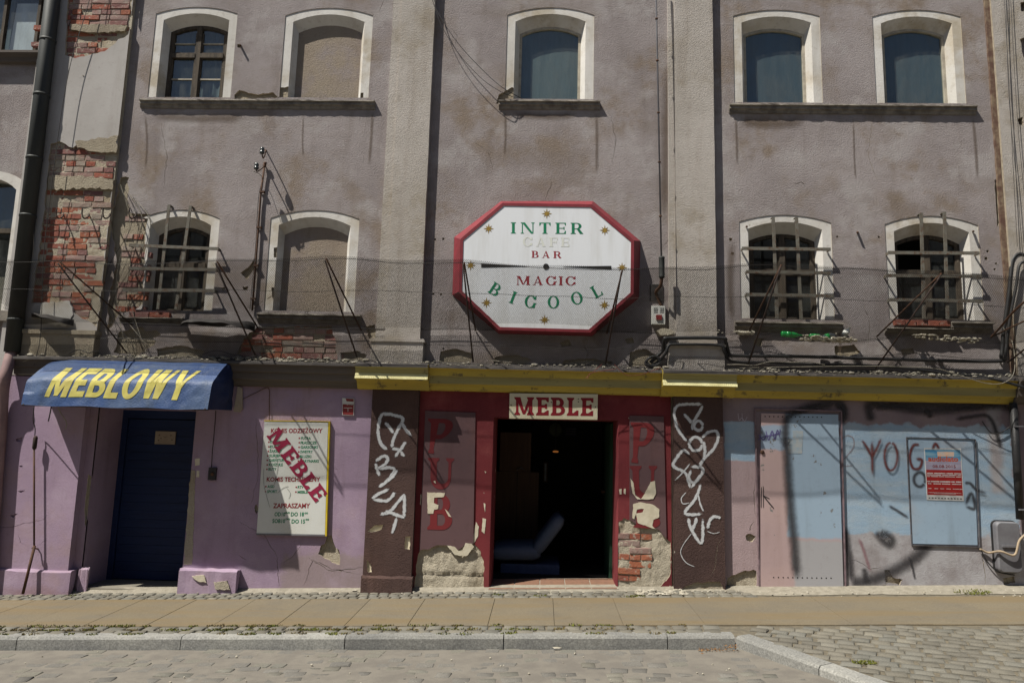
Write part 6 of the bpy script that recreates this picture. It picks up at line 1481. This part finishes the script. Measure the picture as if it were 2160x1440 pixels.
e = spray('rust_graffiti', [[(152, 500), (180, 535), (212, 598)], [(265, 488), (240, 545), (212, 600)], [(212, 500), (212, 600), (214, 700)], circ(318, 593, 36, 78, 12, -1.5), [(482, 528), (445, 530), (424, 590), (440, 655), (478, 658), (492, 612), (456, 606)], [(550, 556), (568, 520), (592, 556)]], .045, -.0152, M['sprayrust'], None, c8)
tag(e, 'rust red sprayed word YOGA across the blue wall', 'graffiti')
BS = []
e = spray('black_spray_arcs', [(.09, [(688, 560), (684, 450), (700, 370), (760, 335), (860, 305), (960, 292), (1012, 320), (1018, 400)]), (.10, [(690, 480), (700, 700), (715, 900), (735, 1100), (748, 1290)]), (.05, [(715, 345), (850, 318), (950, 312)])], .08, -.0245, M['sprayblack'], None, c4)
tag(e, 'fuzzy black sprayed arch running down the middle of the steel door', 'graffiti')
e = spray('black_spray_lines', [(.10, [(215, 400), (195, 340), (205, 300), (330, 310), (500, 335), (700, 325), (900, 305), (1000, 330), (1015, 400)]), (.07, [(200, 320), (450, 300), (760, 310), (960, 290)]), (.045, [(675, 385), (770, 370), (850, 362), (890, 400), (915, 470), (938, 550)]), (.06, [(505, 340), (530, 350), (545, 380)]), (.05, [(10, 330), (40, 300), (58, 350), (40, 420)])], .08, -.005, M['sprayblack'], None, c8)
tag(e, 'fuzzy black sprayed band under the yellow cornice at right', 'graffiti')
e = spray('grey_spray_curve', [(.07, [(62, 980), (75, 1100), (88, 1180), (95, 1300)]), (.12, [(90, 1300), (170, 1295), (260, 1270), (380, 1210), (470, 1150), (520, 1090), (540, 1010)]), (.06, [(165, 1215), (175, 1260), (182, 1310)]), (.08, [(230, 1010), (270, 1060), (310, 1090), (325, 1060), (290, 1030), (255, 1020)]), (.025, [(420, 1150), (440, 1220), (455, 1290)]), (.02, [(480, 1180), (495, 1300)]), (.03, [(300, 865), (360, 900), (420, 940)])], .08, -.0035, M['sprayblack'], None, c8)
tag(e, 'grey sprayed U-shaped curve low on the wall right of the steel door', 'graffiti')
e = spray('pink_spray_stripe', [(.05, [(135, 1045), (165, 1120), (205, 1250)]), (.05, [(330, 1100), (380, 1110)])], .05, -.006, M['sprayred'], None, c8)
tag(e, 'faint pink spray stripe beside the steel door bottom', 'graffiti')
e = spray('black_spray_ring', [circ(480, 722, 32, 40, 12, .6), [(735, 870), (790, 885), (770, 800), (735, 870)], [(730, 740), (765, 745), (800, 780), (860, 800)], [(770, 745), (740, 850)], [(800, 770), (815, 900)]], .035, -.0135, M['sprayblack'], None, c8)
tag(e, 'black sprayed ring and scribble partly hidden by the poster', 'graffiti')
e = hard('blue_graffiti', [(.012, [(535, 470), (560, 500), (580, 470)]), (.012, [(575, 450), (590, 500), (610, 450), (625, 495), (640, 445), (655, 490)]), (.01, [(530, 500), (570, 480), (660, 465)]), (.01, [(618, 470), (650, 460), (655, 440)])], .01, -.0245, simple('violet_marker', (.12, .10, .26), None, .7), None, c4)
tag(e, 'small violet marker scrawl at the top left of the steel door', 'graffiti')
e = hard('arrow_graffiti', [(.012, [(550, 765), (548, 880)]), (.012, [(560, 812), (590, 850), (620, 885)]), (.012, [(560, 812), (595, 830)]), (.010, [(560, 760), (560, 880)])], .01, -.0245, M['cable'], None, c4)
tag(e, 'thin black arrow scratched on the pink part of the steel door', 'graffiti')
e = hard('chalk_scribble', [[(418, 350), (425, 390), (440, 375), (455, 395), (470, 370)], [(440, 350), (445, 400)]], .008, -.002, simple('pale_chalk', (.42, .38, .42), None, .9), None, c4); tag(e, 'pale chalk scribble high between pier and steel door', 'graffiti')
e = hard('faint_numeral', [[(40, 500), (70, 475), (105, 490), (108, 540), (70, 590), (30, 640), (100, 645)]], .012, -.002, simple('pale_brown_line', (.28, .27, .30), None, .9), None, c8); tag(e, 'faint thin numeral 2 scrawled right beside the steel door', 'graffiti')
# rust and damp stains on the upper wall
for q_ in [(.16, [(1412, 120), (1405, 300), (1400, 480)]), (.12, [(1545, 500), (1540, 600), (1545, 680)]), (.10, [(1395, 130), (1392, 250)]), (.14, [(1380, 440), (1385, 520)]), (.16, [(1560, 255), (1620, 262), (1700, 258)]), (.14, [(320, 245), (420, 250), (520, 248)]), (.12, [(1080, 240), (1150, 246), (1220, 243)]), (.04, [(306, 238), (310, 300), (306, 360)]), (.05, [(786, 232), (783, 290), (778, 350)]), (.04, [(1066, 236), (1066, 290), (1064, 330)]), (.05, [(1258, 236), (1259, 300), (1258, 370)]), (.04, [(1552, 245), (1554, 300), (1555, 350)]), (.05, [(2052, 246), (2058, 310), (2062, 380)]), (.03, [(640, 238), (638, 300), (640, 330)]), (.03, [(1800, 246), (1802, 330), (1805, 380)]), (.05, [(560, 700), (556, 730), (558, 760)]), (.05, [(1770, 695), (1772, 720), (1771, 750)])]: spray('damp_stain', [q_], .1, -.0025, M['rustrun'], B)
# ---------------- objects on the shop front
pl = thing('wall_rod', 'thin brown pole leaning on the violet pier under the awning', 'rod', P3(48, 1250, -.2))
MB().tube([P3(72, 930, -.17), P3(72, 1155, -.17)], .010, 6).build('upper_rod', M['iron'], pl); MB().tube([P3(73, 1150, -.17), P3(48, 1252, -.24)], .016, 7).build('lower_rod', M['iron'], pl)
MB().lathe([(.012, 0), (.024, .02), (.024, .14), (.012, .16)], P3(72, 948, -.17), 'z', 9).build('socket', M['darkiron'], pl)
MB().tube([P3(67, 1155, -.17), P3(80, 1157, -.12), P3(80, 1157, -.10)], .008, 6).build('wall_clip', M['iron'], pl)
cable('thin cable hanging from the awning down to the rod', cp([(72, 855, -.4), (70, 885, -.2), (74, 905, -.17), (72, 930, -.17)], -.2), .006, 'cable', 5)
cable('frayed black cable end dangling under the left awning edge', cp([(108, 858, -.45), (106, 870, -.42), (102, 888, -.4)], -.2), .007, 'cable', 5)
cable('bent bare wire dangling below the awning', cp([(120, 852, -.45), (128, 870, -.4), (140, 890, -.38), (138, 905, -.38)], -.2), .005, 'palewire', 5)
cable('thin wire from the awning plate across to the notice board', cp([(511, 842), (540, 828), (566, 818), (568, 850), (568, 886)], -.02), .0045, 'iron', 5)
cable('thin cable from under the awning down to the bell', cp([(455, 866), (452, 910), (448, 950), (446, 985)], -.02), .005, 'darkiron', 5)
bx = thing('door_bell', 'small black bell box on the violet wall right of the navy door', 'bell', P3(440, 1012, -.03))
(xa, za), (xb, zb) = p(438, 1012, -.03), p(456, 986, -.03); MB().box(xa, xb, -.03, 0, za, zb).build('housing', M['cable'], bx); MB().lathe([(.022, 0), (.02, -.008), (.012, -.014)], P3(448, 999, -.03), 'y', 14).build('button', M['iron'], bx)
mbx = thing('meter_box', 'rounded grey metal meter box low at the right edge', 'meter box', P3(2108, 1210, -.05))
(xa, za), (xb, zb) = p(2108, 1207, -.09), p(2151, 1101, -.09)
def rrect(x0, z0, x1, z1, r, n=5):
    o = []
    for cx, cz, a in ((x1-r, z0+r, -90), (x1-r, z1-r, 0), (x0+r, z1-r, 90), (x0+r, z0+r, 180)):
        for k in range(n+1): t = math.radians(a+90*k/n); o.append((cx+r*math.cos(t), cz+r*math.sin(t)))
    return o
mb = MB(); O = rrect(xa, za, xb, zb, .05); I1 = rrect(xa+.012, za+.012, xb-.012, zb-.012, .045); n = len(O); V = [(x, 0, z) for x, z in O]+[(x, -.075, z) for x, z in O]+[(x, -.092, z) for x, z in I1]
mb.add(V, [(r*n+i, r*n+(i+1) % n, (r+1)*n+(i+1) % n, (r+1)*n+i) for r in (0, 1) for i in range(n)]+[tuple(range(2*n, 3*n))]); mb.build('lid', M['greybox'], mbx)
slab('lid_seam', [rrect(xa-.012, za-.012, xb+.012, zb+.012, .06)], [rrect(xa+.001, za+.001, xb-.001, zb-.001, .05)], -.02, 0, M['cable'], mbx)
(c0, d0), (c1, d1) = p(2113, 1153, -.09), p(2142, 1149, -.09); MB().box(c0, c1, -.108, -.0925, d0, d1).build('handle', M['greybox'], mbx)
MB().tube(catmull(cp([(2067, 1157), (2085, 1165), (2110, 1162, -.12), (2140, 1170, -.13), (2150, 1140, -.13), (2165, 1125, -.12)], -.03), 5), .012, 6).build('strap', M['tape'], mbx)
cable('black cable looping from the hatch corner to the meter box foot', cp([(2068, 1155), (2080, 1180), (2100, 1202), (2115, 1208), (2140, 1212)], -.03), .007, 'cable', 5)
rp = thing('right_downpipe', 'black pipe standing at the far right edge of the blue wall', 'drainpipe', P3(2150, 1100, -.1))
MB().tube([P3(2137, 850, -.09), P3(2152, 1095, -.09)], .04, 12).build('pipe', M['cable'], rp)
for y_ in (899, 1074): MB().bar(P3(2134+(y_-850)*.06, y_, -.11), P3(2158, y_, -.11), .014, .06).build('clip', M['greybox'], rp)
cable('thin dark cable sagging beside the black pipe', cp([(2072, 888), (2090, 912), (2110, 912), (2130, 900)], -.03), .006, 'cable', 5)
# ---------------- inside the doorway
HF = hz0+.0
def IP(a, b, Y): return P3(a, b, Y)
sf_ = thing('sofa', 'slate blue folding sofa with raised backrest just inside the doorway', 'sofa', IP(1100, 1218, 1.3))
def cush(A, Bq, th, dep, name, mat, n=10):
    """cushion: centre line from A to B (front edge plane), thickness th, depth dep away from the street"""
    A, Bq = Vector(A), Vector(Bq); t = (Bq-A).normalized(); up = Vector((-t.z, 0, t.x)); mb = MB(); V = []; k = 10
    for i in range(n+1):
        u = i/n; e = min(1, min(u, 1-u)*n*.35+.55)
        for j in range(k):
            a = 2*math.pi*j/k+math.pi/k; c_, s_ = math.cos(a), math.sin(a); c_ = math.copysign(abs(c_)**.45, c_); s_ = math.copysign(abs(s_)**.45, s_)
            q_ = A.lerp(Bq, u)+up*(s_*th/2*e)+Vector((0, 1, 0))*(c_*dep/2*(.94+.06*e)+dep/2); V.append(q_)
    Fc = [(i*k+j, (i+1)*k+j, (i+1)*k+(j+1) % k, i*k+(j+1) % k) for i in range(n) for j in range(k)]+[tuple(range(k)), tuple(n*k+j for j in range(k))[::-1]]
    mb.add(V, Fc, 0, True); return mb.build(name, mat, sf_)
Y1 = .78
cush(IP(1034, 1168, Y1), IP(1140, 1168, Y1), .20, .9, 'seat', M['sofa']); cush(IP(1128, 1168, Y1), IP(1186, 1092, Y1), .17, .9, 'backrest', M['sofa'])
(xa, za), (xb, zb) = p(1055, 1225, Y1+.05), p(1180, 1192, Y1+.05); MB().box(xa, xb, Y1+.05, Y1+.9, max(za, HF), zb).build('base', M['sofabase'], sf_)
wr = thing('wardrobe', 'tall brown wooden wardrobe standing behind the sofa in the dark hall', 'wardrobe', IP(1090, 1180, 2.0))
(xa, za), (xb, zb) = p(1040, 1190, 2.0), p(1137, 996, 2.0); zt_ = p(1100, 912, 2.0)[1]; MB().box(xa, xb, 2.0, 2.6, HF, zb).build('cabinet', M['wardrobe'], wr); MB().box(xa+.05, xb-.12, 2.02, 2.58, zb+.002, zt_).build('top_cabinet', M['wardrobe'], wr)
mb = MB(); mb.box((xa+xb)/2-.004, (xa+xb)/2+.004, 1.996, 2.0, HF, zb); mb.build('door_gap', M['black'], wr); MB().tube([IP(1090, 990, 1.98), IP(1098, 986, 1.97), IP(1106, 990, 1.98)], .008, 6).build('handle', M['greybox'], wr)
ck = thing('wall_clock', 'dim round clock high inside the dark hall', 'clock', IP(1172, 906, 3.3)); MB().lathe([(.10, 0), (.11, -.02), (.095, -.03)], IP(1172, 906, 3.35), 'y', 20).build('dial', simple('dim_clock_face', (.10, .12, .07), None, .6), ck)
e = thing('wall_notice', 'dim striped notice inside the hall right of the clock', 'notice', IP(1203, 910, 3.35)); (xa, za), (xb, zb) = p(1193, 918, 3.35), p(1215, 901, 3.35); MB().box(xa, xb, 3.35, 3.37, za, zb).build('sheet', simple('dim_sheet', (.03, .035, .06), None, .7), e)
mb = MB(); [mb.box(xa, xb, 3.345, 3.349, za+(zb-za)*k, za+(zb-za)*(k+.12)) for k in (.15, .45, .75)]; mb.build('stripe', simple('dim_stripe', (.10, .10, .10), None, .7), e)
lm = thing('hanging_lamp', 'small orange glimmer of a lamp deep in the hall', 'lamp', IP(1172, 951, 3.0)); e_ = NT('orange_lamp_glow'); e_.b.inputs['Emission Color'].default_value = (1, .35, .08, 1); e_.b.inputs['Emission Strength'].default_value = .12
MB().lathe([(.03, 0), (.045, .01), (.045, .022), (.02, .03)], IP(1172, 954, 3.0), 'z', 12).build('shade', e_.done((.4, .15, .05), .5), lm); MB().tube([IP(1172, 949, 3.0), Vector((IP(1172, 951, 3.0).x, 3.0, hz1))], .006, 5).build('cord', M['cable'], lm)
mi = thing('mirror', 'narrow mirror strip at the back of the hall, its glint painted pale', 'mirror', IP(1151, 1015, 3.2)); (xa, za), (xb, zb) = p(1148, 1014, 3.2), p(1153, 977, 3.2); MB().box(xa, xb, 3.2, 3.22, za, zb).build('glass', simple('painted_mirror_glint', (.35, .40, .42), None, .3), mi)  # pale colour stands for the glint on the mirror glass
mb = MB(); mb.box(xa-.02, xb+.02, 3.225, 3.25, za-.02, zb+.02); mb.build('mirror_frame', M['wardrobe'], mi)
# inner door leaf, green, folded against the right jamb
dl = thing('green_door_leaf', 'dark green inner door leaf folded back at the right of the doorway', 'door', (oR-.06, DR+.05, HF)); mb = MB(); mb.box(oR-.05, oR-.012, DR+.03, DR+.85, HF+.01, oT-.02); mb.build('leaf', M['greenwall'], dl)
MB().lathe([(.012, 0), (.02, -.03), (.02, -.05)], (oR-.051, DR+.75, HF+1.0), 'x', 10).build('handle', M['iron'], dl)
# small kerb litter
for px_, py_, lab in ((182, 1362, 'small upright stone chip against the kerb at lower left'), (1175, 1374, 'flat tan stone flake on the road below the kerb middle'), (748, 1247, 'white plaster chip at the foot of the left brown pier')):
    x, y = pg(px_, py_, -.11 if py_ > 1345 else 0); z = rz(x, y) if py_ > 1345 else gz(x, y); mb = MB(); mb.blob((x, y if py_ != 182 else -1.86, z+.015), .022, (.7, .7, 1.2) if px_ == 182 else (1.8, 1, .3)); tag(mb.build('stone_chip', M['rubble']), lab, 'stone')
